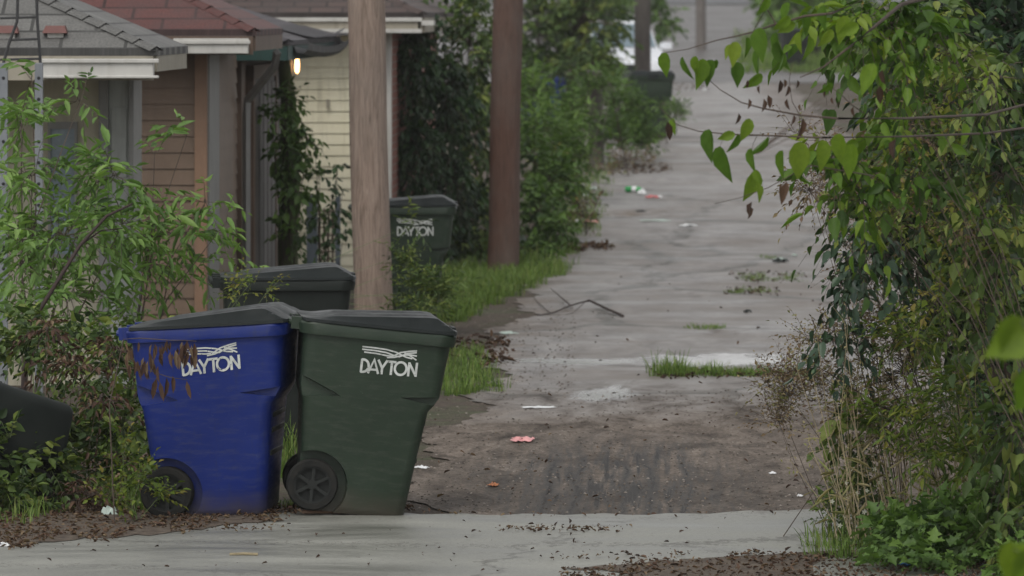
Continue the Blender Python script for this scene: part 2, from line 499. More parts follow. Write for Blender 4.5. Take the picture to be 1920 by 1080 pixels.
    sp_ = math_(nt, 'SUBTRACT', .5, math_(nt, 'MULTIPLY', math_(nt, 'MAXIMUM', math_(nt, 'MULTIPLY', dm, .85), wet), .45))
    nt.links.new(math_(nt, 'MAXIMUM', sp_, math_(nt, 'MULTIPLY', pm, .35)), b.inputs['Specular IOR Level'])
    bn = nt.nodes.new('ShaderNodeBump'); bn.inputs['Distance'].default_value = .012
    nt.links.new(math_(nt, 'ADD', fin, math_(nt, 'MULTIPLY', mid, 2)), bn.inputs['Height'])
    nt.links.new(math_(nt, 'MULTIPLY', math_(nt, 'SUBTRACT', 1.0, pm), .35), bn.inputs['Strength'])
    nt.links.new(bn.outputs[0], b.inputs['Normal'])
    return m
M['alley'] = alleymat()

def concretemat(name, stops, joint=True):
    m, nt, b = newmat(name)
    n = noise(nt, coord(nt, (.5, 1.4, 1)), 1.3, 8, .7, .3)
    fin = noise(nt, coord(nt), 55, 4, .75)
    k = len(stops)
    c = ramp(nt, n, [(.33 + .34 * i / (k - 1), s) for i, s in enumerate(stops)])
    c = mixc(nt, .55, c, ramp(nt, fin, [(.3, .25), (.7, .75)]), 'SOFT_LIGHT')
    sp = noise(nt, coord(nt, (1, .6, 1)), 17, 3, .7)
    c = mixc(nt, ramp(nt, sp, [(.66, 0.0), (.71, .7)]), c, (.06, .045, .035))
    vor = nt.nodes.new('ShaderNodeTexVoronoi'); vor.feature = 'DISTANCE_TO_EDGE'; vor.inputs['Scale'].default_value = .5
    wv = nt.nodes.new('ShaderNodeVectorMath'); wv.operation = 'ADD'
    cmb = nt.nodes.new('ShaderNodeCombineXYZ'); nt.links.new(n, cmb.inputs[0]); nt.links.new(sp, cmb.inputs[1])
    nt.links.new(coord(nt), wv.inputs[0]); nt.links.new(cmb.outputs[0], wv.inputs[1]); nt.links.new(wv.outputs[0], vor.inputs['Vector'])
    c = mixc(nt, ramp(nt, vor.outputs['Distance'], [(0.0, .8), (.015, 0.0)]), c, (.05, .045, .035))
    tc = nt.nodes.new('ShaderNodeTexCoord'); sx = nt.nodes.new('ShaderNodeSeparateXYZ'); nt.links.new(tc.outputs['Object'], sx.inputs[0])
    eg = math_(nt, 'ADD', math_(nt, 'SUBTRACT', sx.outputs[1], 27.95), math_(nt, 'MULTIPLY', math_(nt, 'SUBTRACT', noise(nt, coord(nt), 2.5, 6, .7), .5), 1.4))
    eg = math_(nt, 'MULTIPLY', math_(nt, 'MULTIPLY', eg, 5, clamp=True), math_(nt, 'SUBTRACT', 29, sx.outputs[1], clamp=True))
    c = mixc(nt, math_(nt, 'MULTIPLY', eg, .7), c, (.085, .07, .055))
    nt.links.new(c, b.inputs['Base Color'])
    nt.links.new(ramp(nt, n, [(.35, .35), (.65, .65)]), b.inputs['Roughness'])
    nt.links.new(bump(nt, fin, .25, .006), b.inputs['Normal'])
    return m
M['concrete'] = concretemat('concrete', [(.12, .12, .105), (.205, .205, .182), (.29, .29, .26)])
M['far_road'] = concretemat('far_road', [(.075, .068, .065), (.115, .105, .10)])
M['dark_road'] = concretemat('dark_road', [(.03, .03, .032), (.05, .05, .053)])
m_, nt_, b_ = newmat('water')
b_.inputs['Base Color'].default_value = (.07, .068, .062, 1)
b_.inputs['Roughness'].default_value = .06
b_.inputs['Specular IOR Level'].default_value = .6
nt_.links.new(bump(nt_, noise(nt_, coord(nt_, (1, .4, 1)), 9, 3, .5), .05, .003), b_.inputs['Normal'])
M['water'] = m_

def plain(name, c, rough=.5, metal=0, emit=0):
    m, nt, b = newmat(name)
    n = noise(nt, coord(nt), 25, 3, .6)
    nt.links.new(ramp(nt, n, [(.3, tuple(q * .82 for q in c)), (.7, tuple(min(1, q * 1.1) for q in c))]), b.inputs['Base Color'])
    b.inputs['Roughness'].default_value = rough
    b.inputs['Metallic'].default_value = metal
    if emit:
        b.inputs['Emission Color'].default_value = (*c, 1); b.inputs['Emission Strength'].default_value = emit
    return m
M['white_paper'] = plain('white_paper', (.72, .73, .74), .6)
M['pink_paper'] = plain('pink_paper', (.75, .36, .36), .6)
M['green_pet'] = plain('green_pet', (.03, .3, .08), .2)
M['silver_can'] = plain('silver_can', (.5, .5, .52), .3, .8)
M['orange_card'] = plain('orange_card', (.4, .16, .07), .7)
M['blue_film'] = plain('blue_film', (.03, .13, .32), .35)
M['red_film'] = plain('red_film', (.5, .12, .12), .5)
M['yellow_film'] = plain('yellow_film', (.55, .36, .03), .5)
M['clear_bag'] = plain('clear_bag', (.42, .5, .45), .3)
M['car_white'] = plain('car_white', (.72, .74, .78), .25)
M['glass_car'] = plain('glass_car', (.17, .22, .25), .12)
M['lamp_bulb'] = plain('lamp_bulb', (1.0, .5, .18), .4, 0, 9.0)
M['head_glass'] = plain('head_glass', (.55, .57, .6), .15)

# ------------------------------------------------------------------ leaves, twigs, grass
def fold(t, k=.25, droop=.25):
    return [(x, y, abs(y) * k - droop * x * x) for x, y in t]
TM = {
 'small': (fold([(0, 0), (.45, .26), (1, 0), (.45, -.26)]), [(0, 1, 2), (0, 2, 3)]),
 'ovate': (fold([(0, 0), (.14, .2), (.42, .3), (.75, .17), (1, 0), (.14, -.2), (.42, -.3), (.75, -.17)], .3, .3), [(0, 4, 3, 2, 1), (0, 5, 6, 7, 4)]),
 'heart': (fold([(0, 0), (-.07, .2), (.1, .38), (.4, .4), (.75, .17), (1, 0), (-.07, -.2), (.1, -.38), (.4, -.4), (.75, -.17)], .25, .25), [(0, 5, 4, 3, 2, 1), (0, 6, 7, 8, 9, 5)]),
 'lance': (fold([(0, 0), (.3, .13), (.65, .12), (1, 0), (.3, -.13), (.65, -.12)], .4, .3), [(0, 3, 2, 1), (0, 4, 5, 3)]),
 'lobed': (fold([(0, 0), (.12, .34), (.34, .2), (.5, .46), (.64, .2), (1, 0), (.12, -.34), (.34, -.2), (.5, -.46), (.64, -.2)], .2, .3), [(0, 5, 4, 3, 2, 1), (0, 6, 7, 8, 9, 5)]),
 'mul': (fold([(0, 0), (.06, .14), (.25, .255), (.5, .25), (.8, .1), (1, 0), (.06, -.14), (.25, -.255), (.5, -.25), (.8, -.1)], .35, .35), [(0, 5, 4, 3, 2, 1), (0, 6, 7, 8, 9, 5)]),
 'blade': (fold([(0, 0), (.3, .035), (.7, .03), (1, 0), (.3, -.035), (.7, -.03)], .4, .45), [(0, 3, 2, 1), (0, 4, 5, 3)]),
 'thin': (fold([(0, 0), (.3, .12), (.7, .1), (1, 0), (.3, -.12), (.7, -.1)], 1.0, .15), [(0, 3, 2, 1), (0, 4, 5, 3)]),
 'curl': (fold([(0, 0), (.3, .2), (.7, .16), (1, 0), (.3, -.2), (.7, -.16)], 1.1, .2), [(0, 3, 2, 1), (0, 4, 5, 3)]),
}
def unit(a):
    return a / np.maximum(np.linalg.norm(a, axis=-1, keepdims=True), 1e-9)
def mesh_np(name, V, polys_per, counts, tint=None, reps=None):
    me = bpy.data.meshes.new(name)
    me.vertices.add(len(V)); me.vertices.foreach_set('co', V.astype(np.float32).ravel())
    me.loops.add(len(polys_per)); me.loops.foreach_set('vertex_index', polys_per.astype(np.int32))
    me.polygons.add(len(counts))
    st = np.concatenate([[0], np.cumsum(counts)[:-1]])
    me.polygons.foreach_set('loop_start', st.astype(np.int32))
    me.polygons.foreach_set('loop_total', counts.astype(np.int32))
    if tint is not None:
        a = me.attributes.new('tint', 'FLOAT', 'POINT')
        a.data.foreach_set('value', tint.astype(np.float32))
    me.update(calc_edges=True)
    return me
def leaves(name, pos, d, nrm, size, tint, tmpl, mat, parent, origin=(0, 0, 0)):
    tv, tf = TM[tmpl]
    tv = np.array(tv)
    pos = np.asarray(pos) - np.array(origin)
    a = unit(np.asarray(d)); n = np.asarray(nrm)
    n = unit(n - (n * a).sum(1, keepdims=True) * a); b = np.cross(n, a)
    N = len(pos)
    V = pos[:, None, :] + size[:, None, None] * (tv[None, :, 0:1] * a[:, None, :] + tv[None, :, 1:2] * b[:, None, :] + tv[None, :, 2:3] * n[:, None, :])
    K = len(tv)
    loop = np.concatenate([np.array(f) for f in tf])
    cnt = np.array([len(f) for f in tf])
    L = (loop[None, :] + (np.arange(N) * K)[:, None]).ravel()
    me = mesh_np(name, V.reshape(-1, 3), L, np.tile(cnt, N), np.repeat(tint, K))
    return link(name, me, mat, parent)
def tubes(name, polys, mat, parent, origin=(0, 0, 0), n=4):
    """polys: list of (K,3) points with (K,) radii"""
    mb = MB()
    o = Vector(origin)
    for pts, rad in polys:
        mb.tube([Vector(q) - o for q in pts], list(rad), n, False)
    me = mb.mesh(name, False)
    return link(name, me, mat, parent, 60)

def rdir(rng, N):
    return unit(rng.normal(size=(N, 3)))
def sprays(rng, C, D, L, nl, lsize, droop=.3, wide=.9, down=.4, tmid=.5, tvar=.22):
    """leaves along curved twigs"""
    N = len(C)
    t = np.linspace(.12, 1, nl)[None, :, None] * np.ones((N, 1, 1))
    t = t + rng.uniform(-.04, .04, t.shape)
    Ls = (L * rng.uniform(.6, 1.25, (N, 1, 1)))
    g = np.array([0, 0, -1.0])
    pos = C[:, None, :] + D[:, None, :] * Ls * t + g * droop * Ls * t * t
    side = unit(np.cross(D, np.array([0, 0, 1.0]) + .4 * rdir(rng, N)))
    sg = np.where(np.arange(nl) % 2 == 0, 1.0, -1.0)[None, :, None]
    ld = D[:, None, :] * .55 + side[:, None, :] * sg * wide + g * down + rng.normal(size=(N, nl, 3)) * .28
    ld[:, -1, :] = D * 1.0 + g * down + rng.normal(size=(N, 3)) * .15
    nr = np.array([0, 0, 1.0]) + rng.normal(size=(N, nl, 3)) * .45 - D[:, None, :] * .2
    sz = lsize * rng.uniform(.45, 1.3, (N, nl)) * rng.uniform(.75, 1.25, (N, 1))
    base_t = np.clip(tmid + rng.normal(size=(N, 1)) * tvar + rng.normal(size=(N, nl)) * .12, 0, 1)
    tw = []
    for i in range(N):
        q = [C[i] + D[i] * Ls[i, 0] * s + g * droop * Ls[i, 0] * s * s for s in (0, .5, 1)]
        tw.append(q)
    return pos.reshape(-1, 3), ld.reshape(-1, 3), nr.reshape(-1, 3), sz.ravel(), base_t.ravel(), tw

def blobs_world(blobs):
    out = []
    for (px, py, rx, ry, Y, rd, n) in blobs:
        c = P(px, py, Y); k = Y / F
        out.append((np.array(c), np.array((rx * k, rd, ry * k)), n))
    return out
SEED = [1]
def plant(name, label, cat, base, blobs, leaf='ovate', lsize=.07, L=.3, nl=7, mat='leaf_green', smat='twig', droop=.3, down=.4, up=.35,
          group=None, twig=.003, stem=.012, tmid=.5, tvar=.22, solid=.6, trunk=None, foliage_name='foliage', wide=.9, branches=True, bark='bark'):
    SEED[0] += 1
    rng = np.random.default_rng(SEED[0])
    bx, by = base
    o = (bx, by, gzz(bx, by) - .02)
    root = tag(empty(name, o), label, cat, group)
    A = [[] for _ in range(5)]; tw = []
    for c, r, n in blobs_world(blobs):
        q = rdir(rng, n); rad = rng.uniform(0, 1, (n, 1)) ** (1 - solid)
        r = np.maximum(r * .22, r - .5 * L)
        C = c + q * rad * r
        C[:, 2] = np.maximum(C[:, 2], gz(by) + .03)
        D = unit(q * np.array((1, .7, 1)) + np.array((0, 0, up)) + rdir(rng, n) * .55)
        res = sprays(rng, C, D, L, nl, lsize, droop, wide, down, tmid, tvar)
        for a, b in zip(A, res[:5]): a.append(b)
        if branches:
            p0 = np.array(o); p1 = c
            mid = (p0 + p1) / 2 + np.array((0, 0, .12 * np.linalg.norm(p1 - p0))) + rng.normal(size=3) * .05
            tw.append(([p0, (p0 * .5 + mid * .5), mid, (mid + p1) / 2, p1], [stem, stem * .85, stem * .7, stem * .5, stem * .35]))
            for i in range(0, n, 3):
                tw.append(([c + (res[5][i][0] - c) * .1, (c + res[5][i][0]) / 2 + np.array((0, 0, .02)), res[5][i][0]], [stem * .35, twig * 1.3, twig]))
        for i, q3 in enumerate(res[5]):
            if i % 2 == 0 or n < 60: tw.append((q3, [twig, twig * .8, twig * .4]))
    A = [np.concatenate(a) for a in A]
    leaves(foliage_name, A[0], A[1], A[2], A[3], A[4], leaf, M[mat], root, o)
    if tw: tubes('stem', tw, M[smat], root, o, 3)
    if trunk:
        mb = MB()
        pts, rad = trunk
        mb.tube([Vector(p) - Vector(o) for p in pts], rad, 12)
        mb.build('trunk', M[bark], root, 60)
    return root

def grass(name, label, spots, h=.12, n=60, r=.12, mat='grass', group=None, wdt=.006, cat='grass', lean=.5, kind='stuff'):
    """spots: (x, y[, scale]) in world"""
    SEED[0] += 1
    rng = np.random.default_rng(SEED[0])
    V = []; T = []
    S = np.array([(s[0], s[1], s[2] if len(s) > 2 else 1.0) for s in spots])
    K = len(S)
    idx = np.repeat(np.arange(K), n)
    th = rng.uniform(0, 2 * math.pi, K * n); rr = r * np.sqrt(rng.uniform(0, 1, K * n)) * S[idx, 2]
    bx = S[idx, 0] + np.cos(th) * rr; by = S[idx, 1] + np.sin(th) * rr
    bz = np.array([gzz(a, b) for a, b in zip(bx, by)]) - .005
    base = np.stack([bx, by, bz], 1)
    hh = h * rng.uniform(.3, 1.3, K * n) ** 1.5 * S[idx, 2] * rng.uniform(.6, 1.2, K)[idx]
    ld = np.stack([np.cos(th), np.sin(th), np.zeros(K * n)], 1) * .6 + rng.normal(size=(K * n, 3)) * .5
    ld[:, 2] = 0
    ln = lean * rng.uniform(.2, 1.3, (K * n, 1))
    wv = unit(np.stack([-ld[:, 1], ld[:, 0], np.zeros(K * n)], 1)) * wdt * .5
    ring = []
    for s, wq in ((0, 1), (.45, .85), (.8, .5)):
        c = base + np.array([0, 0, 1.0]) * (hh * s * (1 - .25 * s))[:, None] + ld * ln * (hh * s * s)[:, None]
        ring += [c - wv * wq, c + wv * wq]
    tip = base + np.array([0, 0, 1.0]) * (hh * .72)[:, None] + ld * ln * hh[:, None]
    V = np.stack(ring + [tip], 1).reshape(-1, 3)
    loop = np.array([0, 1, 3, 2, 2, 3, 5, 4, 4, 5, 6]); cnt = np.array([4, 4, 3])
    NB = K * n
    Lp = (loop[None, :] + (np.arange(NB) * 7)[:, None]).ravel()
    tint = np.repeat(np.clip(rng.normal(.42, .34, NB), 0, 1), 7)
    o = np.array((S[0, 0], S[0, 1], gz(S[0, 1])))
    me = mesh_np(name, V - o, Lp, np.tile(cnt, NB), tint)
    ob = link(name, me, M[mat])
    ob.location = o
    tag(ob, label, cat, group, kind)
    return ob
def scatter(name, label, cat, pts, size, mat, tmpl='curl', tint=(.5, .25), flat=.35, kind='stuff'):
    SEED[0] += 1
    rng = np.random.default_rng(SEED[0])
    N = len(pts)
    pos = np.array([(a, b, gzz(a, b) + .026) for a, b in pts])
    d = rng.normal(size=(N, 3)); d[:, 2] *= .35
    nr = np.array([0, 0, 1.0]) + rng.normal(size=(N, 3)) * flat
    o = (pos[0][0], pos[0][1], 0)
    ob = leaves(name, pos, d, nr, size * rng.uniform(.55, 1.55, N) ** 1.6, np.clip(rng.normal(tint[0], tint[1], N), 0, 1), tmpl, M[mat], None, o)
    ob.location = o
    return tag(ob, label, cat, None, kind)

# ------------------------------------------------------------------ ground, alley, streets
def sheet(name, xs, ys, dz, mat, local=False, edge=None, label=None):
    """grid following the terrain; with local=True x is the offset from the alley axis"""
    V = []; Fc = []
    nx = len(xs)
    for j, y in enumerate(ys):
        for i, x in enumerate(xs):
            xx = x
            if edge and i in (0, nx - 1): xx = x + edge(x, y)
            if name == 'street' and j == len(ys) - 1: y = ys[-1] + .06 * math.sin(x * 1.3) + .04 * math.sin(x * 5.1) + .03 * math.sin(x * 17) + .03 * math.sin(x * 41)
            if local:
                wx = UX(xx, y); V.append((xx, y / math.cos(math.atan(AX)), gzz(wx, y) + dz))
            else: V.append((xx, y, gzz(xx, y) + dz))
    for j in range(len(ys) - 1):
        for i in range(nx - 1):
            a = j * nx + i
            Fc.append((a, a + 1, a + nx + 1, a + nx))
    me = bpy.data.meshes.new(name)
    me.from_pydata(V, [], Fc)
    o = link(name, me, mat, None, 180)
    tag(o, kind='structure')
    return o
ys = [-30, 0, 12] + list(np.arange(16, 60, .5)) + list(np.arange(60, 145, 1.5)) + [150, 160, 170, 180, 200, 230, 300, 420, 700]
xs = [-300, -120, -60, -30, -16] + list(np.arange(-12, 12.1, .5)) + [16, 30, 60, 120, 300]
sheet('ground', xs, ys, 0, M['soil'])
def wob(x, y):
    return .12 * math.sin(y * 1.7 + x) + .10 * math.sin(y * .63 + 2 * x) + .05 * math.sin(y * 4.1) + .035 * math.sin(y * 11.3) + .02 * math.sin(y * 23.1 + 1)
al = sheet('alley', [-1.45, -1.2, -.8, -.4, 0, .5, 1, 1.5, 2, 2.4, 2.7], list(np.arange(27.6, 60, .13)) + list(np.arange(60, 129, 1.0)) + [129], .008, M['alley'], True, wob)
# the object's y axis is the alley's axis: shear-free rotation
al.rotation_euler = (0, 0, -math.atan(AX))
sheet('street', [-60, -30, -12, -8] + list(np.arange(-5, 5.01, .11)) + [8, 12, 30, 60], list(np.arange(14, 27.7, .35)) + [27.95], .014, M['concrete'])
sheet('cross_street', [-60, -20, -8, -4, 0, 4, 8, 12, 16, 24, 60], list(np.arange(127.5, 140, 1.2)) + [140], .016, M['far_road'])
fr_ = sheet('far_road', [-9, -5, -2, 0, 1.5, 2.9], list(np.arange(140, 181, 2.5)) + [181], .02, M['far_road'], True, wob)
fr_.rotation_euler = (0, 0, -math.atan(AX))
sheet('upper_street', [-80, -30, 0, 30, 80], [181, 186, 191, 196], .05, M['dark_road'])

def dirt_patch(pts, seed):
    a = random.Random(seed); V = []
    q = [PG(x, y) for x, y in pts]; n = len(q); out = []
    for i in range(n):
        p0, p1 = q[i], q[(i + 1) % n]
        m = max(2, int((p1 - p0).length / .06))
        for k in range(m):
            v = p0.lerp(p1, k / m); out.append((v.x + a.uniform(-.03, .03), v.y + a.uniform(-.06, .06), gzz(v.x, v.y) + .018))
    mb = MB(); mb.add(out, [tuple(range(len(out)))])
    o = mb.build('dirt', M['dirt_brown'])
    tag(o, kind='structure')
M['dirt_brown'] = surf('dirt_brown', [(.045, .032, .024), (.09, .068, .05), (.13, .105, .08)], .9, 22, bmp=.8, bdist=.02)
dirt_patch([(1060, 1070), (1200, 1062), (1330, 1056), (1500, 1046), (1650, 1036), (1800, 1015), (2000, 1000), (2100, 1140), (1000, 1140), (1180, 1080)], 1)
dirt_patch([(-80, 1030), (40, 1026), (160, 1012), (300, 1005), (420, 992), (540, 985), (440, 970), (330, 958), (-80, 958)], 2)
# ------------------------------------------------------------------ wheeled refuse carts
def rrect(x0, x1, w_, r, z, n=5):
    pts = []
    for cx, cy, a0 in ((x1 - r, w_ - r, 0), (x0 + r, w_ - r, 90), (x0 + r, -w_ + r, 180), (x1 - r, -w_ + r, 270)):
        for k in range(n + 1):
            th = R(a0 + 90 * k / n)
            pts.append((cx + r * math.cos(th), cy + r * math.sin(th), z))
    return pts
CZ = [(0, -.265, .265, .238, .05), (.025, -.28, .28, .253, .06), (.30, -.30, .31, .280, .06), (.58, -.322, .345, .308, .05), (.615, -.335, .372, .311, .05),
      (.66, -.345, .398, .315, .055), (.80, -.35, .412, .328, .07), (.935, -.357, .427, .340, .08)]
def cw(z):
    for a, b in zip(CZ, CZ[1:]):
        if z <= b[0]:
            t = (z - a[0]) / (b[0] - a[0])
            return a[3] + (b[3] - a[3]) * t
    return CZ[-1][3]
def boolean(me, cutters):
    ob = bpy.data.objects.new('tmp', me); COL.objects.link(ob)
    cs = []
    for c in cutters:
        k = bpy.data.objects.new('cut', c); COL.objects.link(k); cs.append(k)
        md = ob.modifiers.new('b', 'BOOLEAN'); md.operation = 'DIFFERENCE'; md.object = k; md.solver = 'EXACT'
    dg = bpy.context.evaluated_depsgraph_get(); dg.update()
    out = bpy.data.meshes.new_from_object(ob.evaluated_get(dg))
    for k in cs + [ob]: bpy.data.objects.remove(k)
    return out
def cart_body():
    mb = MB()
    loops = [rrect(a, b, w_, r, z) for z, a, b, w_, r in CZ]
    loops += [rrect(-.378, .448, .362, .09, .937), rrect(-.384, .455, .367, .09, .99), rrect(-.38, .45, .362, .09, 1.0), rrect(-.36, .43, .342, .08, 1.0), rrect(-.36, .43, .342, .08, .95)]
    mb.loft(loops)
    me = mb.mesh('body')
    cut = []
    for s in (-1, 1):
        c = MB(); c.lathe([(.182, s * .19), (.2, s * .5)] if s > 0 else [(.2, -.5), (.182, -.19)], 'y', (-.225, 0, .135), 36); cut.append(c.mesh())
        # hollows under the shoulders
        for tri in ([(-.36, .72), (-.36, .60), (-.13, .622)], [(.42, .61), (.42, .67), (.19, .645)]):
            t = MB()
            y0, y1 = s * .283, s * .6
            l0 = [(a, y0, b) for a, b in tri]; l1 = [(a, y1, b + (.05 if b > .65 else 0)) for a, b in tri]
            t.loft([l0, l1]); cut.append(t.mesh())
    me2 = boolean(me, cut)
    me2.name = 'cart_body'
    return me2
BODY = cart_body()
def cart_lid():
    nx, ny = 44, 24
    x0, x1, w_ = -.375, .462, .372
    V = []; Fc = []
    def sm(t): t = max(0, min(1, t)); return t * t * (3 - 2 * t)
    for j in range(ny + 1):
        for i in range(nx + 1):
            a = -1 + 2 * i / nx; b = -1 + 2 * j / ny
            x = x0 + (x1 - x0) * (a + 1) / 2; y = b * w_
            k = 1 - .06 * (a * a * b * b) ** 2
            cx = (x0 + x1) / 2
            x = cx + (x - cx) * k; y *= k
            h = .016 + .052 * max(0, min(1, (x + .34) / .62))
            h += .010 * sm((x + .30) / .12)
            ln_ = lambda t: max(0, min(1, t))
            e = min(ln_((x1 - .012 - x) / .11), ln_((x - x0) / .05), ln_((w_ - .012 - abs(y)) / .05))
            z = 1.002 + .016 + (h - .016) * e
            # two shallow ribs
            if -.2 < x < .3 and .12 < abs(y) < .16: z += .006
            V.append((x, y, z))
    n1 = nx + 1
    for j in range(ny):
        for i in range(nx):
            a = j * n1 + i; Fc.append((a, a + 1, a + n1 + 1, a + n1))
    # skirt
    rim = [i for i in range(nx + 1)] + [j * n1 + nx for j in range(1, ny + 1)] + [ny * n1 + i for i in range(nx - 1, -1, -1)] + [j * n1 for j in range(ny - 1, 0, -1)]
    b0 = len(V)
    for q in rim: V.append((V[q][0] * 1.006, V[q][1] * 1.006, 1.002))
    for k in range(len(rim)):
        k2 = (k + 1) % len(rim)
        Fc.append((rim[k], b0 + k, b0 + k2, rim[k2]))
    Fc.append(tuple(b0 + k for k in range(len(rim))))
    me = bpy.data.meshes.new('lid'); me.from_pydata(V, [], Fc)
    bm = bmesh.new(); bm.from_mesh(me); bmesh.ops.recalc_face_normals(bm, faces=bm.faces); bm.to_mesh(me); bm.free()
    return me
LID = cart_lid()

def ribbon(mb, pts, wd, fn, closed=False):
    """flat stroke through 2D points"""
    n = len(pts)
    L = []; Rr = []
    for i in range(n):
        if closed:
            a, b = pts[i - 1], pts[(i + 1) % n]
            d1 = Vector(b) - Vector(a)
            d1.normalize(); nn = Vector((-d1.y, d1.x)); k = 1
        else:
            p = Vector(pts[i])
            if i == 0: d = (Vector(pts[1]) - p).normalized(); nn = Vector((-d.y, d.x)); k = 1
            elif i == n - 1: d = (p - Vector(pts[i - 1])).normalized(); nn = Vector((-d.y, d.x)); k = 1
            else:
                d0 = (p - Vector(pts[i - 1])).normalized(); d1 = (Vector(pts[i + 1]) - p).normalized()
                d = (d0 + d1).normalized() if (d0 + d1).length > .1 else d1
                nn = Vector((-d.y, d.x)); k = min(1.8, 1 / max(.3, nn.dot(Vector((-d1.y, d1.x)))))
        p = Vector(pts[i])
        L.append(fn(*(p + nn * wd * .5 * k))); Rr.append(fn(*(p - nn * wd * .5 * k)))
    fs = []
    for i in range(n if closed else n - 1):
        j = (i + 1) % n
        fs.append((i, j, n + j, n + i))
    mb.add(L + Rr, fs)
def dayton(side=-1, cx=.105, cz=.775, skew=0.0, scale=1.0):
    """the word DAYTON with the braided lines above it, lying on the cart's side"""
    mb = MB()
    h = .066; wd = .0125; k = [0]
    def fn(x, z):
        x, z = (x - .147) * scale, z * scale
        zz = cz + z + x * skew
        k[0] += 1
        return (cx + x, side * (cw(zz) + .0035 + .00012 * (k[0] % 7)), zz)
    x = 0
    # D
    arc = [(x + .004 + .0, 0), (x + .014, 0)] + [(x + .014 + .030 * math.sin(t), h / 2 - h / 2 * math.cos(t)) for t in np.linspace(.15, math.pi - .15, 12)] + [(x + .014, h), (x + .004, h)]
    ribbon(mb, [(x + .006, -.003), (x + .006, h + .003)], wd, fn); ribbon(mb, arc, wd, fn)
    x = .044   # A
    ribbon(mb, [(x, -.005), (x + .027, h + .004), (x + .054, -.005)], wd, fn); ribbon(mb, [(x + .012, .016), (x + .043, .016)], wd * .9, fn)
    x = .092   # Y
    ribbon(mb, [(x, h + .005), (x + .024, .028)], wd, fn); ribbon(mb, [(x + .048, h + .005), (x + .024, .028), (x + .024, -.005)], wd, fn)
    x = .142   # T
    ribbon(mb, [(x, h - .001), (x + .046, h - .001)], wd, fn); ribbon(mb, [(x + .023, h), (x + .023, -.005)], wd, fn)
    # O
    ribbon(mb, [(.214 + .031 * math.cos(t), h / 2 + .034 * math.sin(t)) for t in np.linspace(0, 2 * math.pi, 24, endpoint=False)], wd, fn, True)
    x = .257   # N
    ribbon(mb, [(x, -.005), (x, h + .004)], wd, fn); ribbon(mb, [(x, h), (x + .040, 0)], wd, fn); ribbon(mb, [(x + .040, -.004), (x + .040, h + .005)], wd, fn)
    # lines that cross like a braid
    y0 = h + .028
    def ln(pts, w2=.0075): ribbon(mb, pts, w2, fn)
    ln([(0, y0 + .040), (.07, y0 + .038), (.13, y0 + .034), (.18, y0 + .024), (.235, y0 + .002), (.27, y0 - .004)])
    ln([(.0, y0 + .026), (.07, y0 + .024), (.13, y0 + .018), (.17, y0 + .006), (.20, y0 + .001), (.24, y0 + .022), (.29, y0 + .030)])
    ln([(.012, y0 + .012), (.08, y0 + .009), (.13, y0 + .002), (.165, y0 + .001), (.205, y0 + .024), (.25, y0 + .034), (.29, y0 + .040)])
    ln([(.135, y0 - .008), (.175, y0 - .004), (.215, y0 + .010), (.255, y0 + .016), (.292, y0 + .012)])
    ln([(.225, y0 + .024), (.262, y0 + .008), (.292, y0 - .010)])
    return mb
def wheel(root):
    for s in (-1, 1):
        c = (-.225, 0, .137)
        t = MB()
        y0, y1 = (s * .205, s * .268)
        ya, yb = min(y0, y1), max(y0, y1)
        t.lathe([(.10, ya), (.128, ya), (.137, ya + .012), (.137, yb - .012), (.128, yb), (.10, yb), (.10, ya)], 'y', c, 36, False)
        rimo = MB()
        yo = s * .258; yi = s * .22
        lo, hi = min(yo, yi), max(yo, yi)
        d0, d1 = min(s * .222, s * .230), max(s * .222, s * .230)
        rimo.lathe([(.012, d0), (.104, d0), (.104, d1), (.012, d1)], 'y', c, 30)
        rimo.lathe([(.088, min(s * .23, yo)), (.1, min(s * .23, yo)), (.1, max(s * .23, yo)), (.088, max(s * .23, yo))], 'y', c, 30, False)
        rimo.lathe([(.002, lo), (.026, lo), (.024, hi + (.004 if s > 0 else 0)), (.002, hi + (.004 if s > 0 else 0))], 'y', c, 18)
        for k in range(6):
            m = Matrix.Translation(c) @ Matrix.Rotation(R(60 * k + 30), 4, 'Y')
            rimo.box(.015, .092, min(s * .228, s * .256), max(s * .228, s * .256), -.009, .009, m)
        ty = t.build('wheel', M['black_rubber'], root, 40)
        rimo.build('rim', M['wheel_hub'], ty, 40)
M['wheel_hub'] = surf('wheel_hub', [(.018, .020, .019), (.026, .028, .027)], .65, 10, bmp=.1, spec=.2)
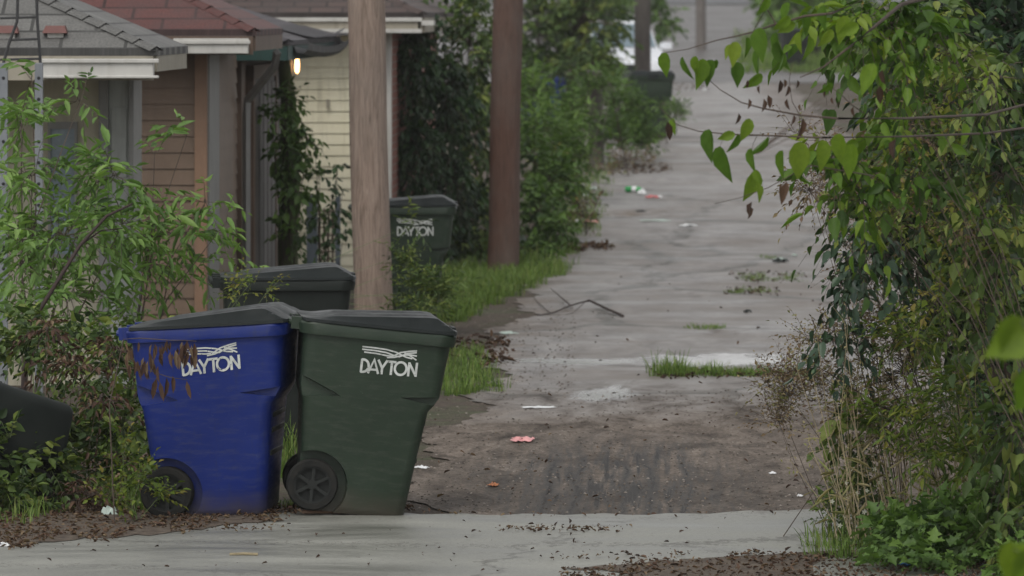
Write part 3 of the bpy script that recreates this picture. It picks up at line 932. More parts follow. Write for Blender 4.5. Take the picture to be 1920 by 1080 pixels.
def cart(label, loc, roll=0, yaw=0, colour='green_plastic', print_=True, skew=0.0, group=None, pitch=0, open_lid=False, cx=.105, grime=True):
    root = tag(empty('trash_cart', loc, (R(pitch), R(roll), R(yaw))), label, 'trash cart', group or 'wheeled trash carts along the alley')
    bm_ = BODY.copy(); bm_.materials.clear()
    link('body', bm_, M[colour], root, 32)
    lm = LID.copy(); lm.materials.clear()
    lo = link('lid', lm, M['lid_plastic'], root, 14)
    if open_lid:
        lo.location = (-.38 + 0, 0, 1.0); lo.rotation_euler = (0, R(-150), 0)
        lm.transform(Matrix.Translation((.38, 0, -1.0)))
    hb = MB()
    hb.tube([(-.38, -.24, .965), (-.43, -.24, .985), (-.435, -.2, .99), (-.435, .2, .99), (-.43, .24, .985), (-.38, .24, .965)], .014, 8)
    for yy in (-.24, 0, .24): hb.box(-.425, -.37, yy - .02, yy + .02, .95, 1.015)
    hb.build('handle', M[colour], root, 40)
    # catch plate and slot on the front face
    fr = MB()
    fr.box(.438, .462, -.09, .09, .955, 1.03)
    fr.build('lid_grip', M['lid_plastic'], lo if not open_lid else root, None, .004)
    sl_ = MB()
    for z in (.30, .42, .50): sl_.box(.300 + (z - .3) * .125, .318 + (z - .3) * .125, -.2, .2, z, z + .028)
    sl_.build('catch_bar', M['dark_plastic'], root, None, .004)
    ax = MB(); ax.tube([(-.225, -.25, .137), (-.225, .25, .137)], .011, 8); ax.build('axle', M['iron'], root)
    wheel(root)
    if print_:
        for s in (-1,):
            dayton(s, cx, .765, skew).build('lettering', M['white_print'], root)
    return root

cb = P(412, 958, 28.0)
bl_ = cart('blue trash cart with white lettering left of the dark green cart', (cb.x, 28.0, .015), -3.4, -6, 'blue_plastic', True, .075, cx=.05)
bl_.scale = (1.04, 1.04, 1.01)
cg = P(655, 960, 28.0)
cart('dark green trash cart with white city lettering leaning forward beside the blue one', (cg.x, 27.95, .03), 6, 5, 'green_plastic', True, .02)
ct = P(526, 900, 32.5)
cart('dark trash cart whose wet lid shows just behind the blue and green pair', (ct.x, 32.5, .04), 0, 4, 'dark_plastic', False)
cr = P(754, 600, 43.5)
cart('dark green lettered trash cart among weeds between the two utility poles', (cr.x, 43.5, .08), 0, 1, 'green_plastic', True)
cf = P(1216, 259, 83)
cart('distant dark green trash cart at the alley edge in front of the white car', (cf.x, 83, gz(83)), 0, -82, 'green_plastic', False)
cbl = P(1012, 240, 88)
cart('blue trash cart nearly buried in greenery beyond the red brown pole', (cbl.x, 88, gz(88) - .1), 0, 5, 'blue_plastic', False)
cfar = P(1488, 128, 143)
cart('dark grey trash cart on the grass across the far street', (cfar.x, 143, gz(143)), 0, -80, 'dark_plastic', False)
# tipped cart at the left edge: lies on its front with the mouth turned left
tp = cart('black overturned trash cart half hidden by weeds at the left edge', (-2.53, 28.6, .28), 0, 0, 'dark_plastic', False)
tp.rotation_euler = (R(0), R(-78), R(25))

# ------------------------------------------------------------------ utility poles
def pole(label, px_base, Y, r, px_top_at0, mat, height=9.0, group='utility poles beside the alley', bolts=True):
    x0 = (px_base - 960) * Y / F
    base_py = HY + F / Y * (H - gz(Y))
    x1 = (px_top_at0 - 960) * Y / F
    slope = (x1 - x0) / ((base_py - 0) * Y / F)
    root = tag(empty('utility_pole', (x0, Y, gz(Y))), label, 'utility pole', group)
    mb = MB(); K = 16; pts = []; rad = []
    for i in range(K):
        z = -.15 + (height + .15) * i / (K - 1)
        pts.append((slope * z + .006 * math.sin(i * 1.7), .006 * math.cos(i * 2.3), z)); rad.append(r * (1 - .035 * z / 3) * (1.06 if i == 0 else 1))
    mb.tube(pts, rad, 20)
    mb.build('shaft', M[mat], root, 60)
    if height < 3: return root
    c = MB(); m = Matrix.Translation((slope * height, 0, height - .5))
    c.box(-1.2, 1.2, -.06, .06, -.06, .06, m); c.build('crossarm', M['pole_grey'], root)
    for sx in (-1.05, -.5, .5, 1.05):
        s = MB(); s.lathe([(.02, .06), (.045, .08), (.05, .13), (.03, .17), (.01, .19)], 'z', (slope * height + sx, 0, height - .5), 10); s.build('insulator', M['grey_trim'], root, 40)
    return root
pole('pale weathered utility pole standing nearest, behind the dark green cart', 701, 42, .155, 686, 'pole_pale')
pole('red brown utility pole on the grass verge past the lettered cart', 943, 54, .160, 952, 'pole_red')
pole('weedy brown utility pole stub further along the verge', 1118, 75, .115, 1112, 'pole_dark', 1.35, 'utility poles beside the alley')
pole('dark utility pole standing in front of the white car', 1205, 94, .15, 1205, 'pole_dark')
pole('far grey utility pole across the street at the top of the alley', 1314, 152, .15, 1314, 'pole_grey')

# ------------------------------------------------------------------ garages and houses
def clap(mb, a0, a1, z0, z1, ex, pos, axis='x', sgn=-1, th=.016):
    """overlapping boards; axis x: wall faces y*sgn at y=pos, axis y: wall faces x*sgn at x=pos"""
    z = z0
    while z < z1 - .001:
        zt = min(z + ex, z1)
        o0, o1 = pos + sgn * th, pos + sgn * .003
        if axis == 'x':
            vs = [(a0, pos, z), (a1, pos, z), (a1, o0, z), (a0, o0, z), (a1, o1, zt), (a0, o1, zt)]
        else:
            vs = [(pos, a0, z), (pos, a1, z), (o0, a1, z), (o0, a0, z), (o1, a1, zt), (o1, a0, zt)]
        mb.add(vs, [(0, 1, 2, 3), (3, 2, 4, 5)])
        z = zt
def roof(root, x0, x1, y0, y1, ze, tan, mat, th=.05, name='roof', sag=0):
    hw = (x1 - x0) / 2; xm = (x0 + x1) / 2; zr = ze + hw * tan; yr = min(y0 + hw, y1 - .2)
    A = [Vector(q) for q in ((x0, y0, ze), (x1, y0, ze), (x1, y1, ze - sag), (x0, y1, ze), (xm, yr, zr), (xm, y1, zr))]
    B = [a - Vector((0, 0, th)) for a in A]
    V = A + B
    Fc = [(0, 1, 4), (1, 2, 5, 4), (3, 0, 4, 5), (7, 6, 10), (8, 7, 10, 11), (6, 9, 11, 10), (0, 6, 7, 1), (1, 7, 8, 2), (2, 8, 11, 5), (3, 5, 11, 9), (0, 3, 9, 6)]
    me = bpy.data.meshes.new(name); me.from_pydata([tuple(v) for v in V], [], Fc)
    uv = me.uv_layers.new(name='UVMap')
    k = math.sqrt(1 + tan * tan)
    for p in me.polygons:
        for li in p.loop_indices:
            v = V[me.loops[li].vertex_index]
            if p.index in (1, 2): uv.data[li].uv = (v.y, abs(v.x - (x1 if p.index == 1 else x0)) * k)
            else: uv.data[li].uv = (v.x, (v.y - y0) * k)
    o = link(name, me, M[mat], root)
    # ridge and hip caps
    c = MB()
    for a, b in ((1, 4), (0, 4), (4, 5)):
        n = 22
        for i in range(n):
            p = V[a].lerp(V[b], (i + .05) / n); q = V[a].lerp(V[b], (i + .98) / n)
            d = (q - p); s = d.cross(Vector((0, 0, 1))).normalized() * .075
            up = Vector((0, 0, .011)); dn = Vector((0, 0, -.075 * tan * .72))
            c.add([p + s + dn + up * .4, p + up * 1.2, p - s + dn + up * .4, q + s + dn + up * .2, q + up * .5, q - s + dn + up * .2], [(0, 1, 4, 3), (1, 2, 5, 4), (0, 3, 5, 2)])
    cm = c.build('ridge_cap', M[mat], o)
    uvc = cm.data.uv_layers.new(name='UVMap')
    return o
def wallbox(root, x0, x1, y0, y1, z0, z1, mat, name='wall'):
    b = MB(); b.box(x0, x1, y0, y1, z0, z1); return b.build(name, mat, root)
def broot(name, label, u, Y, cat='garage', group=None):
    return tag(empty(name, (UX(u, Y), Y, gz(Y)), (0, 0, -math.atan(AX))), label, cat, group)
def bx(px, Y, u): return (px - 1270) * Y / F - u      # local x of a pixel column on plane Y

# grey roofed garage nearest the camera
g = broot('garage', 'grey shingled garage with a pale gutter at the upper left, nearest of the row', -3.58, 36.0, group='garages along the left of the alley')
ze = 2.44
rf = roof(g, -5.6, 0, 0, 2.25, ze, .42, 'roof_grey')
gu = MB(); gu.box(bx(78, 36, -3.58), -.02, -.10, -.015, ze - .20, ze - .075); gu.box(bx(78, 36, -3.58), 0.02, -.12, -.10, ze - .10, ze - .07); gu.box(bx(78, 36, -3.58), .02, -.12, -.10, ze - .205, ze - .185)
gu.build('gutter', M['white_trim'], rf, None, .006)
fb = MB(); fb.box(-5.5, -.03, .0, .03, ze - .22, ze - .052); fb.box(-.035, -.005, .03, 2.2, ze - .16, ze - .052); fb.build('fascia', M['tan_fascia'], rf)
so_ = MB(); so_.box(-5.5, -.03, .03, 2.2, ze - .15, ze - .12); so_.build('soffit', M['tan_fascia'], rf)
wy = 1.6
X = lambda px: bx(px, 37.6, -3.58)
wl = MB(); clap(wl, X(-160), X(186), 0, ze - .1, .17, wy + .02); wl.box(X(-160), X(243), wy + .02, 2.1, 0, ze - .16)
wl.build('wall', M['beige_siding'], g)
d = MB(); d.box(X(186), X(204), wy - .05, wy + .02, 0, 2.2); d.build('door_frame', M['grey_trim'], g, None, .004)
d = MB(); d.box(X(204), X(243), wy - .02, wy + .02, 0, 2.25)
for z in (.15, .85, 1.5): d.box(X(209), X(238), wy - .032, wy - .02, z, z + .5)
dd = d.build('door', M['grey_panel'], g, None, .003)
k = MB(); k.lathe([(.004, -.07), (.028, -.065), (.03, -.045), (.012, -.03), (.012, -.02)], 'y', (X(212), wy, 1.0), 12); k.build('handle', M['iron'], dd, 40)
d = MB(); d.box(X(243), X(252), wy - .06, 2.12, 0, ze - .16); d.build('corner_board', M['grey_trim'], g, None, .004)
wn = MB(); wn.box(X(90), X(95), wy - .04, wy + .02, .9, 1.9); wn.box(X(140), X(145), wy - .04, wy + .02, .9, 1.9); wn.box(X(95), X(140), wy - .04, wy + .02, 1.85, 1.9); wn.box(X(95), X(140), wy - .04, wy + .02, .9, .95)
wf = wn.build('window', M['grey_trim'], g)
wn = MB(); wn.box(X(95), X(140), wy - .01, wy + .015, .95, 1.85); wn.build('pane', M['glass_car'], wf)

# brown clapboard garage with red roof
U2, Y2 = -3.35, 41.5
g = broot('garage', 'brown clapboard garage with dull red shingles and an orange brown corner board', U2, Y2, group='garages along the left of the alley')
ze = 2.55
rf = roof(g, -5.6, 0, 0, 2.9, ze, .46, 'roof_red')
X = lambda px: bx(px, 42.0, U2)
gu = MB(); x0 = bx(325, 41.5, U2); gu.box(x0, -.05, -.11, -.02, ze - .19, ze - .10); gu.box(x0, -.03, -.13, -.11, ze - .115, ze - .085); gu.box(x0, -.05, -.03, -.01, ze - .13, ze - .07)
gu.build('gutter', M['white_trim'], rf, None, .005)
fb = MB(); fb.box(-5.5, -.02, .0, .03, ze - .2, ze - .052); fb.box(-.03, -.0, .03, 2.85, ze - .17, ze - .052); fb.build('fascia', M['brown_wall'], rf)
so_ = MB(); so_.box(-5.5, -.03, .03, 2.85, ze - .17, ze - .14); so_.build('soffit', M['brown_wall'], rf)
xc = X(385)
wl = MB(); clap(wl, -5.2, X(366), 0, ze - .14, .13, .52); wl.box(-5.2, xc - .005, .52, 3.3, 0, ze - .15)
clap(wl, .6, 3.4, 0, ze - .14, .13, xc - .003, 'y', 1)
wl.build('wall', M['brown_siding'], g)
d = MB(); d.box(X(365), xc + .015, .47, .535, 0, ze - .14); d.build('corner_board', M['orange_board'], g, None, .004)
d = MB(); d.box(xc + .0, xc + .03, .54, 1.45, 0, ze - .14); d.build('corner_board', M['grey_trim'], g, None, .004)
d = MB(); d.box(-5.2, -2.0, .49, .515, .55, .62); d.build('sill', M['brown_siding'], g)
ds = MB()
yb = 44.9 - Y2
ds.tube([(-.05, yb - .5, ze - .2), (-.08, yb - .35, ze - .32), (xc + .10, yb, ze - .62), (xc + .09, yb, ze - .75), (xc + .09, yb, .12), (xc + .2, yb - .05, .05)], .036, 4)
ds.build('downspout', M['grey_trim'], g)

# dark roofed garage with the green fascia and the lit lamp
U3, Y3 = -3.35, 45.1
g = broot('garage', 'dark garage with curled sagging shingles, green fascia and a lit amber corner lamp', U3, Y3, group='garages along the left of the alley')
ze = 2.44
rf = roof(g, -5.6, 0, 0, 6.6, ze, .30, 'roof_dark', .04)
fb = MB(); fb.box(-.05, -.01, .02, 6.55, ze - .17, ze - .045); fb.box(-5.4, -.02, -.0, .03, ze - .17, ze - .045); fb.build('fascia', M['green_fascia'], rf)
# curled torn shingles and the bent gutter end at the far corner
cu = MB(); rr = random.Random(4)
for i in range(16):
    y = 2.4 + i * .27
    t = rr.uniform(.5, 1)
    cu.add([(-.35, y, ze + .115), (-.35, y + .25, ze + .115), (-.02, y + .25, ze + .03), (-.02, y, ze + .03), (.10 * t, y + .24, ze + .02 + .02 * t), (.10 * t, y, ze + .015), (.2 * t, y + .22, ze + .06 * t + .01 * i * .6), (.2 * t, y, ze + .05 * t + .01 * i * .5)], [(0, 1, 2, 3), (3, 2, 4, 5), (5, 4, 6, 7)])
cu.build('curled_shingles', M['roof_dark'], rf)
gt = MB()
prof = [(0, -.05), (.02, -.11), (.08, -.12), (.12, -.08), (.125, -.02)]
n = 14; vs = []
for i in range(n + 1):
    y = .6 + i * .44; dz = -.05 * math.sin(i / n * math.pi) + (.07 * max(0, (i - 11) / 3) ** 2)
    for a, b in prof: vs.append((a, y, ze + b + dz))
fs = []
for i in range(n):
    for q in range(4): fs.append((i * 5 + q, i * 5 + q + 1, (i + 1) * 5 + q + 1, (i + 1) * 5 + q))
gt.add(vs, fs); gt.build('gutter', M['iron'], rf)
xc = -.44
wl = MB(); wl.box(-5.2, xc, .35, 6.2, 0, ze - .18); wl.build('wall', M['brown_wall'], g)
d = MB()
y0_, y1_ = 3.55 * 9800 / 810 - Y3 + 1.6, 48.1 - Y3
d.box(xc, xc + .05, 1.0, 3.4, 0, 2.1)
for i in range(5): d.box(xc + .05, xc + .065, 1.05 + i * .47, 1.45 + i * .47, .05, 2.05)
d.build('garage_door', M['dark_door'], g, None, .004)
d = MB(); d.box(xc, xc + .07, .80, 1.0, 0, 2.2); d.box(xc, xc + .07, 3.4, 3.55, 0, 2.2); d.box(xc, xc + .07, .8, 3.55, 2.1, 2.22); d.build('door_frame', M['brown_wall'], g)
d = MB()
for i in range(7): d.box(xc, xc + .022, 3.6 + i * .36, 3.93 + i * .36, 0, ze - .2)
d.build('board', M['dark_door'], g)
# lamp under the eave
lp = P(557, 122, 51.2)
lm_loc = Vector((lp.x, lp.y, lp.z)) - Vector((UX(U3, Y3), Y3, gz(Y3)))
th_ = math.atan(AX)
lx = lm_loc.x * math.cos(th_) - lm_loc.y * math.sin(th_); ly = lm_loc.x * math.sin(th_) + lm_loc.y * math.cos(th_)
b = MB(); b.lathe([(.014, .07), (.02, .075), (.02, .11), (.008, .12)], 'z', (lx, ly, lm_loc.z), 12); b.box(lx - .12, lx, ly - .012, ly + .012, lm_loc.z + .09, lm_loc.z + .11)
lo = b.build('lamp', M['iron'], g, 40)
b = MB(); b.lathe([(.006, -.08), (.019, -.06), (.022, 0), (.018, .05), (.01, .07)], 'z', (lx, ly, lm_loc.z), 14); b.build('bulb', M['lamp_bulb'], lo, 60)

# yellow house
U4, Y4 = -2.55, 52.6
g = broot('house', 'cream yellow clapboard building with brown roof behind the pale utility pole', U4, Y4, 'house')
ze = 2.68
rf = roof(g, -8.5, 0, 0, 11, ze, .45, 'roof_brown')
fb = MB(); fb.box(-8.4, -.06, .0, .035, ze - .2, ze - .052); fb.box(-.045, -.0, .04, 10.9, ze - .2, ze - .052); fb.build('fascia', M['tan_fascia'], rf)
gu = MB(); gu.box(-8.4, -.02, -.07, -.02, ze - .205, ze - .165); gu.box(-8.4, -.02, -.03, 0, ze - .09, ze - .05); gu.box(-.02, .10, -.06, .35, ze - .13, ze - .08); gu.build('gutter', M['white_trim'], rf, None, .004)
so_ = MB(); so_.box(-8.4, -.05, .04, 10.9, ze - .2, ze - .17); so_.build('soffit', M['tan_fascia'], rf)
xc = -.35
wl = MB(); clap(wl, -8.1, xc - .05, 0, ze - .2, .112, .42); wl.box(-8.1, xc - .05, .42, 10.6, 0, ze - .2)
wl.build('wall', M['yellow_siding'], g)
d = MB(); d.box(xc - .05, xc, .38, .50, 0, ze - .2); d.build('corner_board', M['white_trim'], g, None, .004)
wl = MB(); wl.box(xc - .05, xc + .0, .50, 10.6, 0, ze - .2); wl.build('side_wall', M['brick'], g)
# clothes-line bracket / meter box on the siding
d = MB(); d.box(bx(612, 53, U4), bx(612, 53, U4) + .03, .36, .41, 1.72, 1.80); d.build('bracket', M['tan_fascia'], g)

# garden gate between the dark garage and the cream house
gp = P(607, 530, 51.9)
g = tag(empty('garden_gate', (gp.x, 51.9, 0)), 'low blue grey garden gate with lattice in the gap beside the cream siding', 'gate')
d = MB(); d.box(-.17, -.06, -.03, .03, 0, .80); d.loft([[(-.17, -.03, .80), (-.06, -.03, .80), (-.06, .03, .80), (-.17, .03, .80)], [(-.12, -.005, .88), (-.11, -.005, .88), (-.11, .005, .88), (-.12, .005, .88)]], False, True)
d.build('post', M['blue_gate'], g)
d = MB(); d.box(.115, .165, -.03, .03, 0, .86); d.build('post', M['blue_gate'], g)
d = MB()
for i in range(4): d.box(-.05 + i * .043, -.03 + i * .043, -.008, .008, .05, .74)
for i in range(9): d.box(-.06, .115, -.016, -.009, .06 + i * .08, .075 + i * .08)
d.build('lattice', M['brown_wall'], g)

# perforated steel mast with dark rungs at the left edge
mp = P(40, 700, 34.6); s_ = 34.6 / F
g = tag(empty('lattice_mast', (mp.x, 34.6, 0)), 'grey perforated steel mast with dark rungs at the far left edge', 'mast')
zt = H - (118 - HY) * s_
for xx in (-33, 33):
    d = MB(); d.box(xx * s_ - .027, xx * s_ + .027, -.02, .02, -.1, zt); d.build('post', M['steel'], g, None, .003)
    hmb = MB()
    for i in range(15):
        z = zt - .1 - i * .14
        hmb.lathe([(.001, -.0235), (.011, -.0235), (.011, -.0205)], 'y', (xx * s_, 0, z), 10)
    ho_ = hmb.build('punched_holes', M['hole_dark'], g); ho_['kind'] = 'stuff'
zz = lambda py: H - (py - HY) * s_
for pts in ([(-34, 120), (-22, 78), (-8, 40), (-3, -140)], [(36, 120), (33, 78), (30, 40), (25, -140)]):
    d = MB(); d.tube([(a * s_, 0, zz(b)) for a, b in pts], .010, 8); d.build('rail', M['iron'], g)
for b, a0, a1 in ((112, -40, 36), (75, -22, 33), (34, -40, 31), (-6, -8, 30), (-46, -8, 30), (-86, -6, 28)):
    d = MB(); d.tube([(a0 * s_, 0, zz(b)), (a1 * s_, 0, zz(b - 2))], .008, 6); d.build('rung', M['iron'], g)
# small white roof vents with red caps
def vent(px, Yv, label):
    p = P(px, 98, Yv)
    g = tag(empty('roof_vent', p), label, 'roof vent', 'red capped vents on the grey roof')
    k = Yv / F
    d = MB(); d.box(-15 * k, 15 * k, -.05, .05, 0, 40 * k); d.build('vent_box', M['white_trim'], g, None, .005)
    d = MB(); d.loft([[(-24 * k, -.09, 36 * k), (22 * k, -.09, 36 * k), (22 * k, .09, 36 * k), (-24 * k, .09, 36 * k)], [(-18 * k, -.05, 50 * k), (17 * k, -.05, 50 * k), (17 * k, .05, 50 * k), (-18 * k, .05, 50 * k)]])
    d.build('cap', M['red_paint'], g)
vent(105, 36.2, 'white roof vent with a red cap just right of the steel mast')
vent(14, 36.2, 'white roof vent with a red cap at the very left edge')

# ------------------------------------------------------------------ white car facing the camera
def car(loc, yaw, label, paintm):
    root = tag(empty('parked_car', loc, (0, 0, R(yaw))), label, 'car')
    def sec(y, wb, wm, wt, z0, zm, z1):
        h = [(wb, z0), (wm, z0 + .12), (wm, zm), (wt, z1 - .03), (wt - .08, z1)]
        return [(a, y, b) for a, b in h] + [(-a, y, b) for a, b in reversed(h)]
    b = MB()
    b.loft([sec(-2.25, .55, .62, .55, .35, .55, .68), sec(-2.18, .75, .84, .72, .25, .6, .78), sec(-1.9, .8, .9, .8, .22, .66, .86), sec(-1.2, .82, .92, .86, .2, .72, .95), sec(-.8, .82, .92, .88, .2, .76, 1.0),
            sec(.9, .82, .92, .88, .2, .78, 1.0), sec(1.8, .82, .92, .84, .22, .8, .98), sec(2.2, .75, .85, .72, .3, .75, .9), sec(2.27, .6, .7, .6, .4, .7, .8)])
    b.build('body', M[paintm], root, 35)
    c = MB()
    def cs(y, w0, w1, z0, z1): return [(w0, y, z0), (w1, y, z1), (-w1, y, z1), (-w0, y, z0)]
    c.loft([cs(-.95, .80, .78, .97, .99), cs(-.25, .8, .62, .97, 1.56), cs(.3, .8, .64, .97, 1.62), cs(1.2, .8, .62, .97, 1.58), cs(1.8, .78, .7, .95, 1.02)])
    c.build('cabin', M[paintm], root, 30)
    g_ = MB(); g_.add([(-.74, -.93, 1.02), (.74, -.93, 1.02), (.6, -.30, 1.53), (-.6, -.30, 1.53)], [(0, 1, 2, 3)])
    o = g_.build('windshield', M['glass_car'], root); o.location = (0, -.02, .012)
    for s in (-1, 1):
        g_ = MB(); g_.add([(s * .805, -.72, 1.03), (s * .805, 1.35, 1.03), (s * .665, 1.1, 1.52), (s * .645, -.18, 1.50)], [(0, 1, 2, 3)])
        g_.build('side_window', M['glass_car'], root)
        m_ = MB(); m_.loft([[(s * .84, -.62, 1.0), (s * .84, -.56, 1.0), (s * .84, -.56, 1.10), (s * .84, -.62, 1.10)], [(s * .95, -.68, .98), (s * .95, -.56, .98), (s * .95, -.56, 1.14), (s * .95, -.68, 1.14)], [(s * 1.12, -.66, .99), (s * 1.12, -.58, .99), (s * 1.12, -.58, 1.13), (s * 1.12, -.66, 1.13)]])
        m_.build('mirror', M[paintm], root, 30)
        m_ = MB(); m_.loft([[(s * .48, -2.20, .62), (s * .78, -2.12, .64), (s * .78, -2.10, .76), (s * .48, -2.18, .76)], [(s * .48, -2.1, .62), (s * .78, -2.0, .64), (s * .78, -2.0, .76), (s * .48, -2.1, .76)]])
        m_.build('headlight', M['head_glass'], root)
        for y in (-1.4, 1.4):
            t = MB(); t.lathe([(.12, s * .72), (.31, s * .72), (.33, s * .76), (.33, s * .9), (.31, s * .93), (.12, s * .93)], 'x', (0, y, .33), 24)
            ty = t.build('wheel', M['black_rubber'], root, 40)
            t = MB(); t.lathe([(.01, s * .9), (.2, s * .925), (.21, s * .94), (.01, s * .93)], 'x', (0, y, .33), 20); t.build('rim', M['silver_can'], ty, 40)
    m_ = MB(); m_.box(-.45, .45, -2.28, -2.2, .5, .66); m_.build('grille', M['dark_plastic'], root)
    return root
pc = P(1166, 200, 115)
car((pc.x, 115 + 2.2, gz(117)), 3, 'white car parked nose-on beyond the dark utility pole', 'car_white')

ra = random.Random(21)
def area(n, x0, x1, y0, y1, f=None):
    out = []
    while len(out) < n:
        x, y = ra.uniform(x0, x1), ra.uniform(y0, y1)
        if f and not f(x, y): continue
        q = PG(x, y); out.append((q.x, q.y))
    return out

# ------------------------------------------------------------------ vegetation, left side
GR = 'leafy growth along the left verge'
plant('sumac_bush', 'tall feathery green bush in front of the garages at the far left', 'bush', (-3.05, 32.6), [(40, 235, 50, 55, 33, 0.5, 12), (150, 190, 42, 26, 33, 0.3, 6), (60, 330, 75, 60, 33, 0.6, 22), (190, 330, 65, 40, 33, 0.5, 14), (215, 330, 45, 35, 32.8, 0.3, 11), (120, 440, 130, 70, 32.6, 0.8, 46), (40, 500, 80, 90, 32.8, 0.8, 34), (130, 560, 110, 70, 32.5, 0.6, 34), (230, 420, 60, 60, 32.6, 0.5, 17), (60, 150, 50, 40, 33.3, 0.4, 3)],
    'lance', .105, .32, 9, 'leaf_feather', 'twig', .4, .4, .25, GR, .0025, .009, .55)
plant('sumac_bush', 'green arching bush spreading across the brown clapboard wall', 'bush', (-2.5, 33.6), [(330, 440, 100, 55, 33.6, 0.5, 31), (385, 380, 45, 35, 33.4, 0.3, 7), (270, 500, 90, 60, 33.6, 0.5, 25), (425, 415, 28, 10, 33.2, 0.2, 2), (350, 255, 18, 8, 33.4, 0.1, 2), (290, 290, 40, 14, 33.4, 0.2, 2), (230, 590, 60, 50, 33.3, 0.4, 15), (380, 490, 40, 14, 33.3, 0.2, 3)],
    'lance', .10, .30, 9, 'leaf_feather', 'twig', .4, .4, .25, GR, .0025, .008, .6)
# leaning dark sapling stem
st = [P(60, 605, 31.6), P(100, 540, 31.6), P(150, 460, 31.7), P(200, 405, 31.8), P(248, 382, 31.9)]
g = tag(empty('sapling', (P(50, 900, 31.6).x, 31.6, 0)), 'leaning sapling with a bare dark stem in front of the feathery bush', 'sapling', GR)
b = MB(); b.tube([Vector((P(40, 900, 31.6).x, 31.6, -.05)) - g.location, P(45, 700, 31.6) - g.location] + [q - g.location for q in st], [.018, .016, .014, .0125, .011, .009, .006], 8)
b.tube([st[2] - g.location, P(190, 432, 31.8) - g.location, P(230, 428, 31.8) - g.location], [.006, .004, .003], 6)
b.build('stem', M['twig_dark'], g, 60)
rng = np.random.default_rng(77)
C = np.array([st[4], st[4], st[3], st[4], P(228, 428, 31.8), st[3]]) + rng.normal(size=(6, 3)) * .03
res = sprays(rng, C, unit(np.array([(1, 0, .3), (.6, 0, .8), (-.5, 0, .8), (.9, -.3, -.1), (1, .2, 0), (-.2, .2, 1)])), .28, 9, .075, .3)
leaves('foliage', *res[:5], 'lance', M['leaf_green'], g, g.location)

plant('weed_clump', 'dense mid green weeds left of the blue cart', 'weeds', (-2.7, 29.6), [
    (200, 700, 80, 60, 29.6, .4, 70), (130, 650, 100, 50, 30, .4, 70), (230, 800, 65, 80, 29.3, .4, 110), (150, 830, 80, 60, 29.3, .3, 80), (60, 640, 70, 40, 30, .3, 40), (240, 890, 50, 40, 28.9, .25, 46), (255, 640, 30, 60, 29.8, .3, 24)],
    'ovate', .055, .22, 7, 'leaf_mid', 'stem_green', .3, .4, .5, GR, .0022, .006, .55, .3)
plant('weed_clump', 'dark weeds around the overturned black cart', 'weeds', (-3.05, 28.9), [
    (20, 870, 70, 50, 28.3, .25, 55), (90, 880, 60, 60, 28.4, .25, 60), (20, 940, 60, 40, 27.9, .2, 45), (110, 780, 50, 40, 29.2, .2, 24), (60, 620, 70, 50, 31, .3, 34), (20, 820, 30, 20, 28.1, .15, 8)],
    'ovate', .06, .2, 7, 'leaf_mid', 'stem_green', .35, .4, .5, GR, .0022, .006, .45, .3)
plant('dead_weed', 'brown withered weed between the green weeds and the blue cart', 'dead weed', (-2.62, 28.6), [
    (130, 690, 60, 40, 29.0, .3, 20), (215, 655, 50, 26, 28.6, .25, 16), (190, 745, 60, 30, 28.4, .25, 12), (235, 870, 36, 50, 28.3, .2, 12), (90, 620, 50, 30, 29.2, .2, 16), (170, 930, 80, 30, 27.9, .15, 26)],
    'curl', .045, .2, 6, 'leaf_dead', 'twig', .7, .8, .1, 'dead brown weeds by the blue cart', .002, .005, .45)
# withered spray hanging in front of the blue cart
hx = [(232, 636), (262, 634), (290, 636), (318, 638), (345, 638), (368, 640)]
g = tag(empty('dead_branch', P(232, 900, 27.35)), 'thin dead branch with hanging brown leaves across the blue cart', 'dead branch', 'dead brown weeds by the blue cart')
g.location = (P(215, 900, 27.35).x, 27.35, 0)
b = MB(); b.tube([(0, 0, 0), P(205, 760, 27.35) - g.location] + [P(a, c, 27.35 - .01 * i) - g.location for i, (a, c) in enumerate(hx)], [.004, .0035, .003, .0028, .0025, .0022, .002, .0015], 6)
b.tube([P(225, 690, 27.35) - g.location, P(270, 692, 27.3) - g.location, P(320, 708, 27.3) - g.location, P(352, 712, 27.3) - g.location], [.0028, .0024, .002, .0014], 6)
b.build('stem', M['twig'], g)
L_ = []
rr = random.Random(5)
for i in range(60):
    x = rr.uniform(236, 370); L_.append((x, 640 + rr.uniform(-3, 26 + 20 * (x < 300)), rr.uniform(18, 36)))
for x, y, l in ((300, 716, 38), (312, 708, 40), (324, 704, 34), (350, 714, 36), (294, 708, 44), (345, 645, 40), (366, 645, 36), (330, 660, 34)): L_.append((x, y, l))
pos = np.array([P(x, y, 27.3 + rr.uniform(-.08, .08)) for x, y, l in L_])
dd_ = np.array([(rr.uniform(-.25, .25), rr.uniform(-.2, .2), -1) for _ in L_])
nn = np.array([(rr.uniform(-1, 1), -1, .2) for _ in L_])
sz = np.array([l * 27.3 / F for _, _, l in L_])
leaves('foliage', pos, dd_, nn, sz, np.array([rr.uniform(.2, .95) for _ in L_]), 'thin', M['leaf_dead'], g, g.location)

